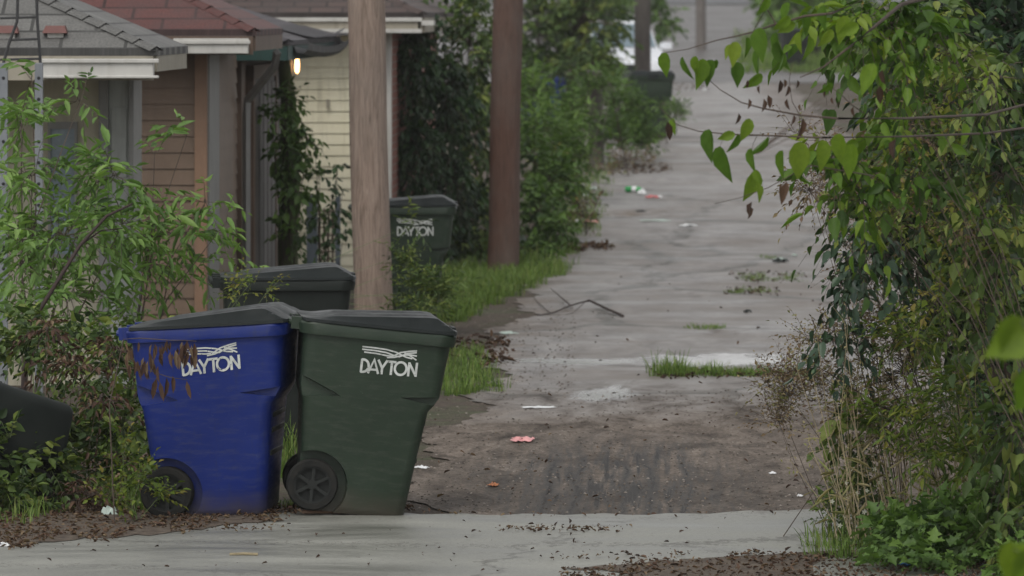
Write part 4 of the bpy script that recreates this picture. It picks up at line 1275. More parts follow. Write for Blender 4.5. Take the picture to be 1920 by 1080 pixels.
plant('weed_clump', 'wispy yellowish weed rising between the blue cart and the cart behind', 'weeds', (-2.02, 30.6), [
    (470, 530, 48, 24, 30.6, .25, 18), (440, 555, 36, 20, 30.6, .2, 10), (500, 548, 24, 16, 30.6, .15, 8)],
    'small', .028, .16, 7, 'leaf_yellow', 'stem_green', .3, .3, .8, GR, .0016, .004, .5, .3)
grass('grass_tuft', 'grass growing round the wheels of the blue cart', [(PG(x, y).x, PG(x, y).y) for x, y in ((250, 955), (280, 945), (300, 950), (320, 958), (265, 940), (230, 950), (290, 930), (210, 935), (60, 975), (20, 985), (100, 965))], .16, 70, .13)
grass('grass_tuft', 'short grass under and between the blue and green carts', [(PG(x, 950).x, PG(x, 950).y) for x in (545, 560, 580, 600, 620, 640)], .06, 60, .07)
grass('grass_tuft', 'pale grass and moss seen through the gap between the two front carts', [(PG(x, y).x, PG(x, y).y, 1.3) for x in (525, 540, 555, 570) for y in (890, 860, 830, 800, 770)], .22, 60, .14)

plant('weed_clump', 'pale tangled weed in front of the wheel of the blue cart', 'weeds', (P(262, 950, 27.5).x, 27.5), [
    (262, 900, 34, 40, 27.5, .15, 26), (300, 930, 26, 24, 27.5, .1, 14), (230, 860, 26, 50, 27.6, .15, 18), (215, 930, 40, 30, 27.4, .12, 18)],
    'ovate', .032, .14, 6, 'leaf_yellow', 'stem_green', .2, .3, .7, GR, .0016, .004, .4, .3)
grass('grass_tuft', 'long pale grass in front of the wheel of the blue cart', [(PG(x, y).x, PG(x, y).y) for x, y in ((250, 962), (270, 964), (290, 965), (310, 966), (326, 966), (236, 960), (345, 967))], .2, 46, .08)
# vine-clad trunk beside the dark garage
b = MB(); vt = P(543, 640, 46.9)
tb = [(vt.x, 46.9, 0), (vt.x - .02, 46.9, .6), (vt.x + .01, 46.9, 1.2), (vt.x - .01, 46.9, 1.9), (vt.x - .06, 46.8, 2.35)]
plant('vine_tree', 'mossy trunk wrapped in green vine at the corner of the dark garage', 'tree', (vt.x, 46.9), [
    (535, 190, 32, 34, 46.6, .2, 24), (510, 215, 40, 14, 46.4, .2, 12), (540, 280, 34, 50, 46.6, .2, 42), (555, 350, 32, 60, 46.6, .2, 34), (575, 260, 22, 18, 46.6, .15, 10), (545, 440, 26, 60, 46.6, .15, 18)],
    'ovate', .075, .2, 6, 'leaf_green', 'twig', .4, .6, .2, GR, .003, .008, .45, trunk=(tb, [.10, .09, .085, .07, .05]), bark='moss_bark')
plant('hanging_vine', 'drooping dark leaved vine branch in front of the cream siding', 'vine', (vt.x + .3, 46.5), [
    (590, 270, 14, 10, 46.4, .1, 2), (600, 330, 40, 26, 46.4, .15, 6), (632, 320, 20, 30, 46.4, .1, 4), (610, 400, 48, 38, 46.4, .2, 14), (640, 380, 14, 50, 46.4, .1, 4), (600, 460, 40, 30, 46.4, .15, 8), (645, 440, 8, 30, 46.4, .1, 2)],
    'ovate', .07, .16, 5, 'leaf_dark', 'twig_dark', .6, .9, .1, GR, .0025, .006, .75)

# weeds and verge between the poles
plant('weed_clump', 'olive weeds hiding the base of the lettered cart behind the pale pole', 'weeds', (-2.1, 41.2), [
    (790, 545, 50, 50, 41.2, .3, 90), (765, 500, 30, 40, 41.3, .2, 40), (820, 560, 30, 40, 41.2, .2, 36), (845, 545, 20, 44, 41.4, .2, 22), (780, 590, 60, 30, 40.8, .3, 46), (775, 420, 14, 26, 41.4, .1, 6), (752, 480, 14, 14, 41.3, .1, 4)],
    'lance', .055, .2, 7, 'leaf_mid', 'stem_green', .3, .2, .9, GR, .002, .004, .6, .3)
vg = []
rr = random.Random(9)
for _ in range(330):
    px = rr.uniform(835, 1060); py = rr.uniform(500, 604)
    lim = 1030 - (py - 520) * 2.1 if py > 520 else 1050
    if px < lim: q = PG(px, py); vg.append((q.x, q.y, rr.uniform(.6, 1.1)))
grass('verge_grass', 'bright green grass verge at the foot of the red brown pole', vg, .15, 70, .16, 'grass', None, .007)
vg = []
for _ in range(90):
    px = rr.uniform(800, 940); py = rr.uniform(650, 742)
    if px < 880 + (py - 650) * .6 and px > 830 - (py - 650) * .2: q = PG(px, py); vg.append((q.x, q.y, rr.uniform(.5, 1.1)))
grass('grass_tuft', 'grass patch on the alley edge right of the dark green cart', vg, .13, 70, .12)
vg = [(PG(x, y).x, PG(x, y).y, s) for x, y, s in [(rr.uniform(1235, 1300), rr.uniform(698, 710), rr.uniform(.8, 1.5)) for _ in range(16)] + [(rr.uniform(1300, 1420), rr.uniform(700, 711), rr.uniform(.5, 1)) for _ in range(26)] + [(rr.uniform(1420, 1530), rr.uniform(698, 708), rr.uniform(.3, .55)) for _ in range(18)]]
grass('grass_tuft', 'long grass tuft beside the puddle in the middle of the alley', vg, .12, 55, .08)
scatter('verge_debris', 'soil crumbs caught round the grass in the alley', 'leaf litter', area(260, 1225, 1540, 696, 716) + area(90, 1370, 1510, 512, 534) + area(60, 1350, 1460, 544, 558), .03, 'leaf_dead', 'curl', (.2, .2))
for k, (x0, x1, y0, y1, n, lab) in enumerate(((1385, 1505, 516, 530, 34, 'flat strip of grass growing in a joint of the alley'), (1368, 1450, 546, 554, 16, 'thin straggle of grass below the flat grass strip'), (1298, 1350, 612, 620, 14, 'small lone grass tuft in mid alley'), (1425, 1460, 482, 488, 5, 'tiny grass wisp beside the dark lid'))):
    vg = []
    for _ in range(n):
        q = PG(rr.uniform(x0, x1), rr.uniform(y0, y1)); vg.append((q.x, q.y, rr.uniform(.5, 1.1)))
    grass('grass_tuft', lab, vg, .055, 40, .09)
vg = []
for _ in range(130):
    py = rr.uniform(300, 520); lx0 = 1120 - (py - 300) * .5
    q = PG(lx0 + rr.uniform(-70, 45), py); vg.append((q.x, q.y, rr.uniform(.5, 1.1)))
grass('verge_grass', 'ragged grass along the far left edge of the alley', vg, .16, 40, .22, 'grass', None, .009)

# ivy over the brick side and the trees behind
plant('ivy_screen', 'dark ivy covering the side of the cream house', 'ivy', (-1.0, 54.5), [
    (775, 120, 42, 85, 54.5, .5, 170), (780, 280, 45, 90, 54.5, .5, 190), (790, 420, 50, 80, 54.5, .5, 150), (840, 180, 50, 100, 55.5, .6, 190), (850, 340, 45, 90, 55.5, .6, 150), (795, 40, 30, 40, 55, .4, 40)],
    'ovate', .075, .25, 7, 'leaf_dark', 'twig', .9, 1.1, .0, GR, .003, .012, .45, .28, .35)
plant('shrub', 'dark green shrub rising left of the red brown pole', 'shrub', (-.45, 57), [
    (880, 90, 60, 110, 57.5, .7, 150), (890, 240, 45, 90, 57, .6, 120), (890, 400, 42, 70, 56.5, .5, 110), (880, 470, 45, 40, 56, .4, 70), (850, -60, 90, 80, 58, .8, 90)],
    'ovate', .085, .28, 7, 'leaf_mid', 'twig', .4, .6, .3, GR, .003, .014, .42, .28)
plant('shrub', 'leafy green bush just right of the red brown pole', 'shrub', (.5, 58), [
    (1010, 400, 42, 70, 57.5, .6, 110), (1040, 330, 50, 50, 58.5, .6, 100), (1000, 300, 40, 70, 59, .6, 90), (1050, 430, 30, 40, 57, .4, 34), (1005, 480, 36, 26, 56, .3, 46)],
    'ovate', .08, .26, 7, 'leaf_green', 'twig', .4, .5, .4, GR, .003, .01, .4, .25)
plant('shrub', 'pointed light green bush behind the red brown pole', 'shrub', (.85, 66), [
    (1020, 250, 50, 60, 65, .7, 100), (1065, 290, 48, 60, 66, .7, 110), (1080, 230, 40, 40, 67, .6, 50), (1000, 180, 40, 60, 67, .6, 60)],
    'lance', .11, .34, 8, 'leaf_green', 'twig', .2, .2, .9, GR, .003, .012, .55, .25)
plant('goldenrod', 'yellow tipped weed low beside the red brown pole', 'weeds', (.7, 61), [
    (1035, 310, 30, 26, 60.5, .3, 40), (1050, 350, 34, 30, 60.5, .3, 34)], 'small', .06, .2, 7, 'leaf_yellow', 'stem_green', .2, .1, .8, GR, .003, .006, .5)
plant('tree', 'broad dark green tree filling the top left of the alley view', 'tree', (1.1, 90), [
    (1010, 60, 80, 80, 90, 1.2, 190), (990, 165, 26, 22, 86, .3, 60), (1056, 140, 16, 10, 86, .3, 12), (1100, 40, 80, 70, 90, 1.2, 190), (1080, 120, 70, 50, 89, 1, 130), (1000, 140, 60, 60, 89, 1, 100), (1115, 120, 36, 40, 88.5, .8, 60), (1050, -90, 150, 90, 92, 2, 190), (900, -60, 90, 90, 92, 2, 90)],
    'ovate', .12, .4, 8, 'leaf_mid', 'twig', .4, .5, .2, 'trees behind the left verge', .006, .03, .38, .28,
    trunk=([(1.1, 90, gz(90) - .1), (1.15, 90, 2), (1.2, 90, 3.6)], [.2, .16, .1]))
plant('shrub', 'grey green weedy bush around the brown pole stub', 'shrub', (1.25, 76), [
    (1165, 210, 42, 50, 76, .6, 130), (1150, 260, 45, 40, 75, .5, 90), (1190, 240, 38, 45, 76.5, .5, 90), (1100, 190, 30, 40, 77, .5, 40), (1205, 270, 26, 26, 76, .4, 34), (1160, 160, 30, 20, 79, .4, 30), (1118, 165, 34, 26, 74.5, .3, 40)],
    'lance', .10, .32, 8, 'leaf_green', 'twig', .2, .1, .9, GR, .003, .01, .45, .22)
plant('dead_weed', 'low brown brush at the alley edge below the far cart', 'dead weed', (1.6, 72), [
    (1180, 300, 60, 22, 74, .5, 50), (1130, 320, 40, 16, 72, .4, 26), (1085, 400, 20, 40, 61, .3, 20), (1100, 445, 40, 10, 59, .3, 16)],
    'small', .05, .25, 6, 'leaf_dry', 'twig', .2, .2, .6, 'brown brush along the verge', .004, .006, .35)
plant('weed_clump', 'pale weed beside the distant green cart', 'weeds', (2.4, 81), [(1268, 215, 26, 26, 81, .3, 44), (1240, 195, 24, 8, 80.5, .2, 8)],
    'lance', .08, .24, 7, 'leaf_green', 'twig', .2, .2, .8, GR, .003, .006, .5)
# behind the white car and across the street
plant('tree', 'green tree behind the white car', 'tree', (2.0, 128), [
    (1140, 10, 50, 30, 127, 1.2, 70), (1236, 30, 20, 40, 130, .8, 50), (1160, -70, 110, 50, 130, 2, 120)],
    'ovate', .16, .5, 8, 'leaf_green', 'twig', .4, .5, .2, 'trees behind the left verge', .008, .04, .45,
    trunk=([(2.0, 128, gz(128) - .1), (2.1, 128, 2.4), (2.2, 128, 4.4)], [.2, .16, .1]))
FG = 'greenery across the far street'
plant('shrub', 'bright hazy bush on the bank across the far street', 'shrub', (8.4, 156), [
    (1480, 20, 50, 40, 156, 1.5, 80), (1440, 10, 30, 26, 158, 1.2, 40), (1470, 60, 40, 26, 154, 1.2, 50), (1540, 60, 60, 50, 156, 1.5, 110), (1600, 40, 70, 60, 157, 1.5, 110), (1570, -40, 120, 60, 158, 2, 120), (1450, -60, 70, 40, 158, 2, 60)],
    'ovate', .22, .6, 8, 'leaf_green', 'twig', .3, .4, .4, FG, .01, .03, .65)
plant('shrub', 'dark low bush on the bank right of the dark grey cart', 'shrub', (9.2, 149), [
    (1540, 95, 45, 28, 149, 1.2, 70), (1630, 110, 60, 40, 149, 1.2, 90), (1690, 90, 60, 60, 149, 1.2, 80)],
    'ovate', .2, .5, 8, 'leaf_mid', 'twig', .3, .4, .4, FG, .01, .02, .5)
vg = []
for _ in range(420):
    q = PG(rr.uniform(1395, 1700), rr.uniform(60, 139)); vg.append((q.x, q.y, rr.uniform(.6, 1.2)))
grass('bank_grass', 'green grass bank across the far street', vg, .28, 30, .5, 'grass', None, .03)
plant('shrub', 'light green shrub where the thicket meets the far street', 'shrub', (3.6, 78), [(1690, 190, 45, 60, 78, 0.8, 72), (1730, 130, 60, 60, 79, 0.9, 72), (1720, 240, 60, 50, 77, 0.8, 64), (1670, 165, 20, 26, 78, 0.4, 12)],
    'ovate', .12, .35, 7, 'leaf_bright', 'twig', .4, .5, .4, 'bushes of the right hand thicket', .004, .012, .35)

# ------------------------------------------------------------------ right hand thicket
TG = 'bushes of the right hand thicket'
plant('thicket_bush', 'deep green bush mass at the back of the right hand thicket', 'bush', (3.6, 34), [
    (1840, 80, 150, 130, 34, 1.2, 260), (1860, 300, 130, 140, 34, 1.2, 260), (1880, 520, 120, 130, 33, 1.1, 240), (1900, 740, 100, 130, 32, 1, 200), (1720, 140, 80, 120, 34, .9, 120), (1930, 930, 80, 110, 31, .8, 120), (1850, -90, 200, 90, 34, 1.2, 120)],
    'ovate', .085, .34, 9, 'leaf_dark', 'twig', .5, .7, .2, TG, .004, .010, .45, .3, .4)
plant('mulberry_bush', 'large mid green bush leaning over the right edge of the alley', 'bush', (2.9, 28.5), [(1722, 60, 110, 80, 28, 0.7, 84), (1760, 190, 110, 100, 27.5, 0.7, 108), (1707, 270, 70, 40, 27.5, 0.4, 38), (1650, 330, 60, 40, 27.5, 0.4, 28), (1760, 350, 110, 80, 27, 0.6, 96), (1700, 430, 80, 60, 27, 0.5, 60), (1840, 450, 90, 90, 26.5, 0.6, 96), (1620, 400, 26, 40, 27.4, 0.2, 9), (1810, 600, 100, 80, 26.5, 0.6, 72)],
    'ovate', .07, .26, 8, 'leaf_mid', 'twig', .5, .7, .2, TG, .003, .012, .5, .34, .5)
plant('mulberry_bush', 'brighter broad leaved growth at the right edge of the picture', 'bush', (2.75, 25.2), [
    (1860, 150, 90, 110, 25, .5, 34), (1880, 330, 80, 80, 25, .5, 32), (1870, 480, 80, 60, 25, .4, 24), (1900, 620, 60, 80, 25, .4, 28), (1900, 800, 50, 110, 25, .4, 36), (1780, 280, 60, 60, 25.4, .4, 14), (1890, 970, 60, 70, 25, .4, 24)],
    'ovate', .075, .26, 7, 'leaf_mid', 'twig', .5, .8, .1, TG, .003, .006, .5, .3, .5)
plant('elm_shoots', 'yellow green shoots hanging from the upper right corner', 'bush', (2.7, 23.5), [(1614, 40, 70, 50, 23.8, 0.4, 26), (1544, 40, 50, 40, 23.8, 0.3, 12), (1672, 50, 70, 50, 23.8, 0.4, 19), (1700, 150, 60, 60, 23.8, 0.4, 14), (1690, 260, 60, 30, 24, 0.3, 14), (1560, 300, 50, 40, 24, 0.3, 14), (1620, 370, 60, 40, 24, 0.3, 14), (1760, 60, 60, 60, 23.8, 0.4, 14), (1720, 330, 40, 30, 24, 0.3, 9)],
    'mul', .082, .26, 6, 'leaf_bright', 'twig', .6, .8, .1, TG, .002, .004, .35, .34, .5)
plant('honeysuckle', 'dark small leaved shoots dangling at the thicket edge', 'vine', (2.3, 26.3), [
    (1625, 430, 40, 40, 26.3, .3, 16), (1600, 480, 30, 40, 26.3, .2, 12), (1580, 560, 14, 50, 26.3, .2, 9), (1565, 620, 20, 20, 26.3, .15, 5), (1660, 480, 40, 50, 26.3, .3, 12), (1720, 520, 40, 50, 26.3, .3, 12), (1600, 630, 50, 16, 26.3, .2, 6)],
    'ovate', .06, .22, 7, 'leaf_blue', 'twig_dark', .9, 1.0, -.2, TG, .002, .005, .5, .25, .5)
plant('ragged_bush', 'yellowing small leaved twigs mixed through the right hand thicket', 'bush', (2.6, 25.6), [(1725, 210, 90, 60, 25.6, 0.5, 34), (1760, 260, 80, 60, 25.4, 0.5, 30), (1620, 320, 70, 50, 25.6, 0.4, 30), (1700, 400, 90, 50, 25.4, 0.4, 30), (1800, 120, 90, 80, 25.2, 0.5, 26), (1850, 380, 70, 80, 25, 0.4, 24), (1760, 560, 70, 60, 25.2, 0.4, 26), (1624, 60, 80, 50, 25.6, 0.4, 20)],
    'small', .045, .24, 8, 'leaf_yellow', 'twig', .4, .5, .3, TG, .002, .004, .4, .34, .5)
plant('dry_bush', 'brown withered seedy twigs in the upper part of the right hand thicket', 'bush', (2.5, 25.3), [(1560, 300, 80, 30, 25.3, 0.3, 34), (1703, 250, 70, 30, 25.3, 0.3, 26), (1720, 380, 90, 26, 25.2, 0.3, 26), (1800, 430, 70, 26, 25.2, 0.3, 20), (1520, 360, 60, 30, 25.4, 0.3, 22), (1683, 170, 50, 30, 25.3, 0.3, 10)],
    'small', .028, .2, 8, 'leaf_dry', 'twig', .3, .4, .3, TG, .0015, .003, .3, .3, .5)
grass('verge_grass', 'low grass at the foot of the right hand weeds', [(PG(x, y).x, PG(x, y).y, 1.0) for x in range(1545, 1900, 12) for y in (1010, 1032, 1052)], .14, 34, .12)
# berries on those shoots
g = tag(empty('berry_sprig', (UX(1.5, 26.2), 26.2, 0)), 'sprig of tiny round green berries beside the dark dangling shoots', 'berry sprig', TG)
b = MB(); rr = random.Random(3); tw = MB()
prev = P(1640, 420, 26.2)
for i, (a, c) in enumerate(((1600, 440), (1585, 460), (1590, 500), (1600, 520), (1575, 530), (1560, 520))):
    q = P(a, c, 26.2); tw.tube([prev - g.location, q - g.location], .0018, 5); prev = q
    b = MB()
    for _ in range(5):
        r_ = q + Vector((rr.uniform(-.05, .05), rr.uniform(-.03, .03), rr.uniform(-.05, .03)))
        tw.tube([q - g.location, r_ - g.location], .001, 4)
        b.lathe([(.002, -.009), (.0085, -.004), (.0095, 0), (.0085, .004), (.002, .009)], 'z', r_ - g.location, 8)
    b.build('berry_cluster', M['berry'], g, 60)
tw.tube([(0.6, 0, 0), (.4, 0, .8), P(1640, 420, 26.2) - g.location], [.006, .004, .002], 6)
tw.build('stem', M['twig_dark'], g)

plant('hedge', 'tall dark hedge continuing beyond the right edge of the picture', 'hedge', (6.0, 36), [
    (2200, 150, 170, 200, 36, 1.2, 170), (2200, 450, 170, 180, 36, 1.2, 170), (2180, 700, 160, 130, 35, 1.1, 120), (2150, -130, 180, 120, 36, 1.2, 90)],
    'ovate', .13, .4, 8, 'leaf_dark', 'twig', .5, .6, .2, TG, .004, .02, .5, .28, .4)
plant('hedge', 'dense hedge further up the right side of the alley behind the thicket', 'hedge', (6.2, 52), [
    (1960, 60, 130, 130, 52, 1.2, 150), (1980, 300, 130, 120, 52, 1.2, 150), (2200, 100, 160, 160, 54, 1.2, 130), (2200, 330, 160, 120, 54, 1.2, 120)],
    'ovate', .15, .45, 8, 'leaf_mid', 'twig', .5, .6, .2, TG, .004, .02, .45, .28, .4)
# overhanging mulberry branch, leaf by leaf
g = tag(empty('mulberry_branch', (UX(2.2, 25.6), 25.6, 0)), 'overhanging branches with single large hanging leaves across the top of the alley', 'branch')
go = g.location
tw = MB()
D0 = 21.5
def twig(pts, r0, r1, Y=D0):
    n = len(pts)
    tw.tube([P(a, c, Y + .03 * math.sin(i * 1.9) + max(0, a - 1600) / 460 * 4.1) - go for i, (a, c) in enumerate(pts)], [r0 + (r1 - r0) * i / (n - 1) for i in range(n)], 7)
tw.tube([(0, 0, 0), (-.05, 0, 1.2), P(2060, 190, 25.6) - go, P(1990, -50, 25.0) - go], [.05, .045, .035, .03], 10)
twig([(1990, -50), (1800, -20), (1690, 8), (1640, 50), (1590, 90), (1545, 125), (1500, 145)], .012, .002)
twig([(1740, -30), (1640, -10), (1560, 25), (1510, 30), (1455, 45), (1412, 60), (1380, 68), (1345, 75), (1290, 92), (1240, 100)], .007, .0014)
twig([(1455, 45), (1440, 20), (1425, 8), (1450, -20)], .003, .0015)
twig([(1412, 60), (1425, 35), (1435, 20)], .002, .001)
twig([(2060, 160), (1850, 215), (1700, 222), (1570, 222), (1500, 216), (1430, 203), (1390, 192), (1350, 168), (1330, 150)], .007, .0014)
twig([(2060, 220), (1850, 250), (1700, 256), (1540, 258), (1440, 254), (1370, 252), (1310, 246), (1270, 234), (1235, 200)], .006, .0013)
twig([(1500, 216), (1485, 190), (1480, 150), (1485, 120)], .002, .001)
twig([(1620, 212), (1595, 195), (1575, 175), (1545, 156)], .0028, .0012)
twig([(1595, 195), (1590, 178)], .0012, .0008); twig([(1575, 175), (1572, 162)], .0012, .0008)
twig([(1640, 330), (1520, 310), (1480, 330), (1440, 352), (1390, 370), (1340, 382)], .003, .001)
twig([(1370, 252), (1355, 262), (1350, 275)], .0012, .0008); twig([(1440, 254), (1445, 262), (1448, 258)], .0012, .0008)
twig([(1420, 253), (1412, 270), (1410, 282)], .0012, .0008)
LV = [  # x, y of the leaf's base, length, lean in degrees from straight down, breadth turn, tint
 (1248, 98, 48, 6, .9, .55), (1280, 106, 44, -8, .3, .3), (1305, 105, 40, 5, .8, .7), (1318, 110, 56, 4, .9, .6), (1336, 112, 50, 20, .9, .2), (1345, 112, 40, 40, .5, .25),
 (1380, 78, 46, 8, 1, .95), (1400, 70, 38, -10, .6, .35), (1372, 84, 30, 35, .7, .95), (1383, 116, 46, 0, 1, .15), (1425, 52, 62, 3, .9, .4), (1424, 90, 50, 20, .35, .35),
 (1455, 60, 50, 3, .5, .3), (1455, 78, 56, -12, .6, .2), (1480, 30, 40, 40, .8, .7), (1490, 42, 38, 55, .9, .75), (1505, 22, 46, -20, .8, .25), (1500, 60, 40, 10, .6, .85),
 (1428, 138, 42, 42, .7, .5), (1590, 30, 56, 25, .9, .8), (1560, 55, 40, 30, .8, .85), (1545, 10, 46, 10, .7, .3), (1610, 45, 46, 60, .9, .75), (1520, 70, 44, 5, .6, .6), (1470, 100, 36, 0, .4, .3),
 (1330, 242, 60, 8, .75, .2), (1350, 274, 72, -6, .75, .3), (1378, 250, 34, 70, .9, .75), (1405, 222, 46, 14, .95, .8), (1385, 252, 38, 20, .6, .3), (1440, 256, 52, 30, .25, .35),
 (1408, 278, 44, 4, .6, .4), (1415, 318, 30, -20, .9, .7), (1418, 320, 62, 14, .9, .75), (1420, 345, 36, -20, .7, .8), (1468, 282, 56, 14, .5, .45), (1500, 265, 74, 2, 1, .85), (1540, 262, 60, -8, .9, .8), (1575, 250, 60, 5, .9, .75), (1600, 270, 66, 15, .9, .7),
 (1262, 222, 30, 4, .8, .6), (1560, 155, 34, 40, .6, .4), (1640, 120, 60, 30, .9, .7), (1480, 5, 40, 30, .7, .4), (1440, -5, 38, 20, .7, .5)]
pos = []; dd_ = []; nn = []; sz = []; ti = []
rr = random.Random(8)
for x, y, l, an, br, t in LV:
    p = P(x, y, D0 + rr.uniform(-.15, .15)); pos.append(p)
    a = R(an); dd_.append((-math.sin(a), rr.uniform(-.15, .15), -math.cos(a)))
    q = math.acos(min(1, br)) * rr.choice((-1, 1)); nn.append((math.sin(q), -math.cos(q), .15)); sz.append(l * D0 / F * 1.05); ti.append(t)
leaves('foliage', np.array(pos), np.array(dd_), np.array(nn), np.array(sz), np.array(ti), 'mul', M['leaf_bright'], g, go)
# withered hanging seed clusters and dead leaves
pos = []; dd_ = []; nn = []; sz = []; ti = []
for x, y, l in ((1252, 228, 36), (1405, 385, 26), (1410, 378, 30), (1404, 185, 20), (1432, 185, 26), (1440, 178, 26), (1402, 150, 16), (1424, 160, 16), (1463, 150, 26), (1470, 148, 18), (1478, 160, 22), (1476, 185, 22), (1495, 150, 16),
               (1488, 215, 20), (1505, 222, 34), (1500, 240, 26), (1475, 340, 36), (1462, 345, 40), (1385, 212, 22), (1655, 130, 30), (1650, 160, 36), (1600, 200, 20), (1680, 260, 40), (1500, 195, 14), (1548, 170, 14), (1560, 182, 14), (1572, 190, 12)):
    pos.append(P(x, y, D0 + rr.uniform(-.1, .1))); dd_.append((rr.uniform(-.3, .3), 0, -1)); nn.append((rr.uniform(-1, 1), -.6, .1)); sz.append(l * D0 / F); ti.append(rr.uniform(0, .6))
leaves('dead_leaves', np.array(pos), np.array(dd_), np.array(nn), np.array(sz), np.array(ti), 'curl', M['leaf_dead'], g, go)
tw.build('stem', M['twig'], g, 60)

# big soft leaves close to the camera at the right edge
g = tag(empty('near_sapling', (P(2080, 900, 13).x, 13, 0)), 'large bright leaves close by at the right edge of the picture', 'sapling')
go = g.location
tw = MB(); tw.tube([(0, 0, 0), P(2060, 900, 13) - go, P(1990, 720, 13) - go, P(1915, 600, 13) - go], [.012, .01, .007, .003], 8)
tw.tube([P(2040, 1120, 13) - go, P(1960, 1060, 13) - go, P(1900, 1030, 13) - go], [.006, .004, .002], 8)
tw.tube([P(1990, 720, 13) - go, P(1935, 690, 13) - go], [.004, .002], 8)
tw.build('stem', M['stem_green'], g, 60)
Ln = [(1915, 600, 92, 20, .95, .75), (1930, 620, 100, 60, .9, .8), (1905, 1020, 80, 10, .9, .85), (1950, 700, 90, 30, .8, .5), (1948, 1040, 90, 30, .8, .7), (1980, 640, 90, -20, .9, .6)]
leaves('foliage', np.array([P(a[0], a[1], 13) for a in Ln]), np.array([(-math.sin(R(a[3])), .1, -math.cos(R(a[3]))) for a in Ln]), np.array([(.25, -1, .3)] * len(Ln)), np.array([a[2] * 13 / F for a in Ln]), np.array([a[5] for a in Ln]), 'heart', M['leaf_bright'], g, go)

# dry weeds hanging over the right verge
plant('dry_weed', 'pale brown seedy weed in front of the right hand thicket', 'dry weeds', (2.0, 26.6), [
    (1640, 620, 110, 60, 26.6, .4, 130), (1560, 640, 100, 50, 26.7, .4, 90), (1700, 700, 100, 90, 26.5, .4, 190), (1620, 760, 90, 70, 26.5, .4, 130), (1560, 300, 60, 40, 26.9, .3, 26), (1520, 360, 50, 26, 26.9, .3, 26), (1600, 480, 40, 60, 26.8, .3, 30), (1640, 520, 40, 50, 26.7, .3, 30), (1690, 820, 90, 60, 26.4, .3, 90), (1500, 250, 60, 12, 26.9, .2, 12)],
    'small', .022, .2, 9, 'leaf_dry', 'twig', .25, .3, .5, 'dry weeds in front of the thicket', .0014, .004, .5, .3, .5)
plant('dry_weed', 'sparse brown weed standing out over the alley on the right', 'dry weeds', (1.65, 27.0), [
    (1480, 740, 70, 60, 27, .3, 110), (1460, 790, 50, 50, 27, .3, 80), (1540, 720, 60, 50, 27, .3, 70), (1500, 700, 80, 30, 27, .3, 34), (1440, 720, 30, 24, 27, .2, 10)],
    'small', .022, .18, 8, 'leaf_dry', 'twig', .1, .1, .9, 'dry weeds in front of the thicket', .0012, .003, .45, .3, .5)
st_ = []
rng = np.random.default_rng(6)
g = tag(empty('straw_stalks', (UX(1.6, 26.3), 26.3, 0)), 'tall straw coloured grass stalks over the dry weeds', 'dry stalks', 'dry weeds in front of the thicket')
for i in range(75):
    x0 = rng.uniform(1560, 1860); x1 = x0 + rng.normal() * 50 - 20; top = rng.uniform(600, 880)
    p0 = np.array(P(x0, 1010, 26.2 + rng.uniform(-.3, .3))); p1 = np.array(P(x1, top, 26.2 + rng.uniform(-.3, .3)))
    m = (p0 + p1) / 2 + rng.normal(size=3) * .02; p2 = p1 + (p1 - m) * .25 + np.array((rng.normal() * .06, 0, -.04))
    st_.append(([p0, m, p1, p2], [.0026, .0022, .0016, .0008]))
tubes('stalk', st_, M['twig_pale'], g, g.location, 4)
pts = np.array([s[0][2] for s in st_]); pts = np.repeat(pts, 9, 0) + rng.normal(size=(len(pts) * 9, 3)) * (.02, .02, .05)
n_ = len(pts)
leaves('seed_heads', pts, rng.normal(size=(n_, 3)) * .5 + (0, 0, .6), rng.normal(size=(n_, 3)), .02 * rng.uniform(.6, 1.3, n_), rng.uniform(0, 1, n_), 'small', M['straw'], g, g.location)['kind'] = 'stuff'
pts = np.array([s[0][0] + (s[0][2] - s[0][0]) * f for s in st_ for f in (.25, .4, .6)])
n_ = len(pts)
leaves('blade', pts, rng.normal(size=(n_, 3)) * (.8, .5, .3) + (0, 0, .4), rng.normal(size=(n_, 3)), .13 * rng.uniform(.4, 1.1, n_), rng.uniform(0, 1, n_), 'blade', M['straw'], g, g.location)['kind'] = 'stuff'
plant('weed_clump', 'yellow olive weeds at the middle of the dry patch', 'weeds', (2.0, 26.0), [
    (1720, 640, 90, 60, 26, .3, 40), (1780, 760, 90, 80, 25.8, .3, 70), (1650, 790, 60, 60, 26.2, .3, 36), (1830, 860, 60, 60, 25.6, .3, 40), (1740, 860, 60, 50, 25.8, .3, 36)],
    'lance', .06, .22, 7, 'leaf_yellow', 'stem_green', .3, .4, .6, TG, .002, .005, .35, .25)
plant('bindweed', 'cluster of heart shaped green leaves hanging at the weed edge', 'vine', (1.75, 26.6), [
    (1590, 800, 26, 36, 26.6, .15, 8), (1575, 830, 16, 20, 26.6, .1, 4), (1620, 850, 26, 36, 26.6, .1, 6), (1580, 700, 16, 26, 26.6, .1, 3)],
    'heart', .07, .14, 4, 'leaf_mid', 'stem_green', .6, .9, .1, TG, .002, .004, .6)
wf_ = plant('flowering_weed', 'bushy weed with small white flowers at the lower right', 'weeds', (1.76, 26.6), [
    (1600, 930, 55, 60, 26.6, .25, 70), (1640, 970, 50, 40, 26.6, .2, 50), (1570, 970, 40, 30, 26.6, .2, 30), (1620, 870, 30, 30, 26.6, .2, 22), (1640, 1000, 60, 24, 26.4, .2, 30)],
    'ovate', .035, .14, 6, 'leaf_mid', 'stem_green', .2, .3, .8, TG, .0016, .004, .6)
C = np.array([P(a, c, 26.35) for a, c in ((1586, 905), (1600, 880), (1606, 925), (1650, 905), (1655, 945), (1575, 985), (1590, 930), (1625, 920), (1640, 880), (1680, 930), (1560, 940), (1620, 960))])
pos = np.repeat(C, 5, 0); n_ = len(pos)
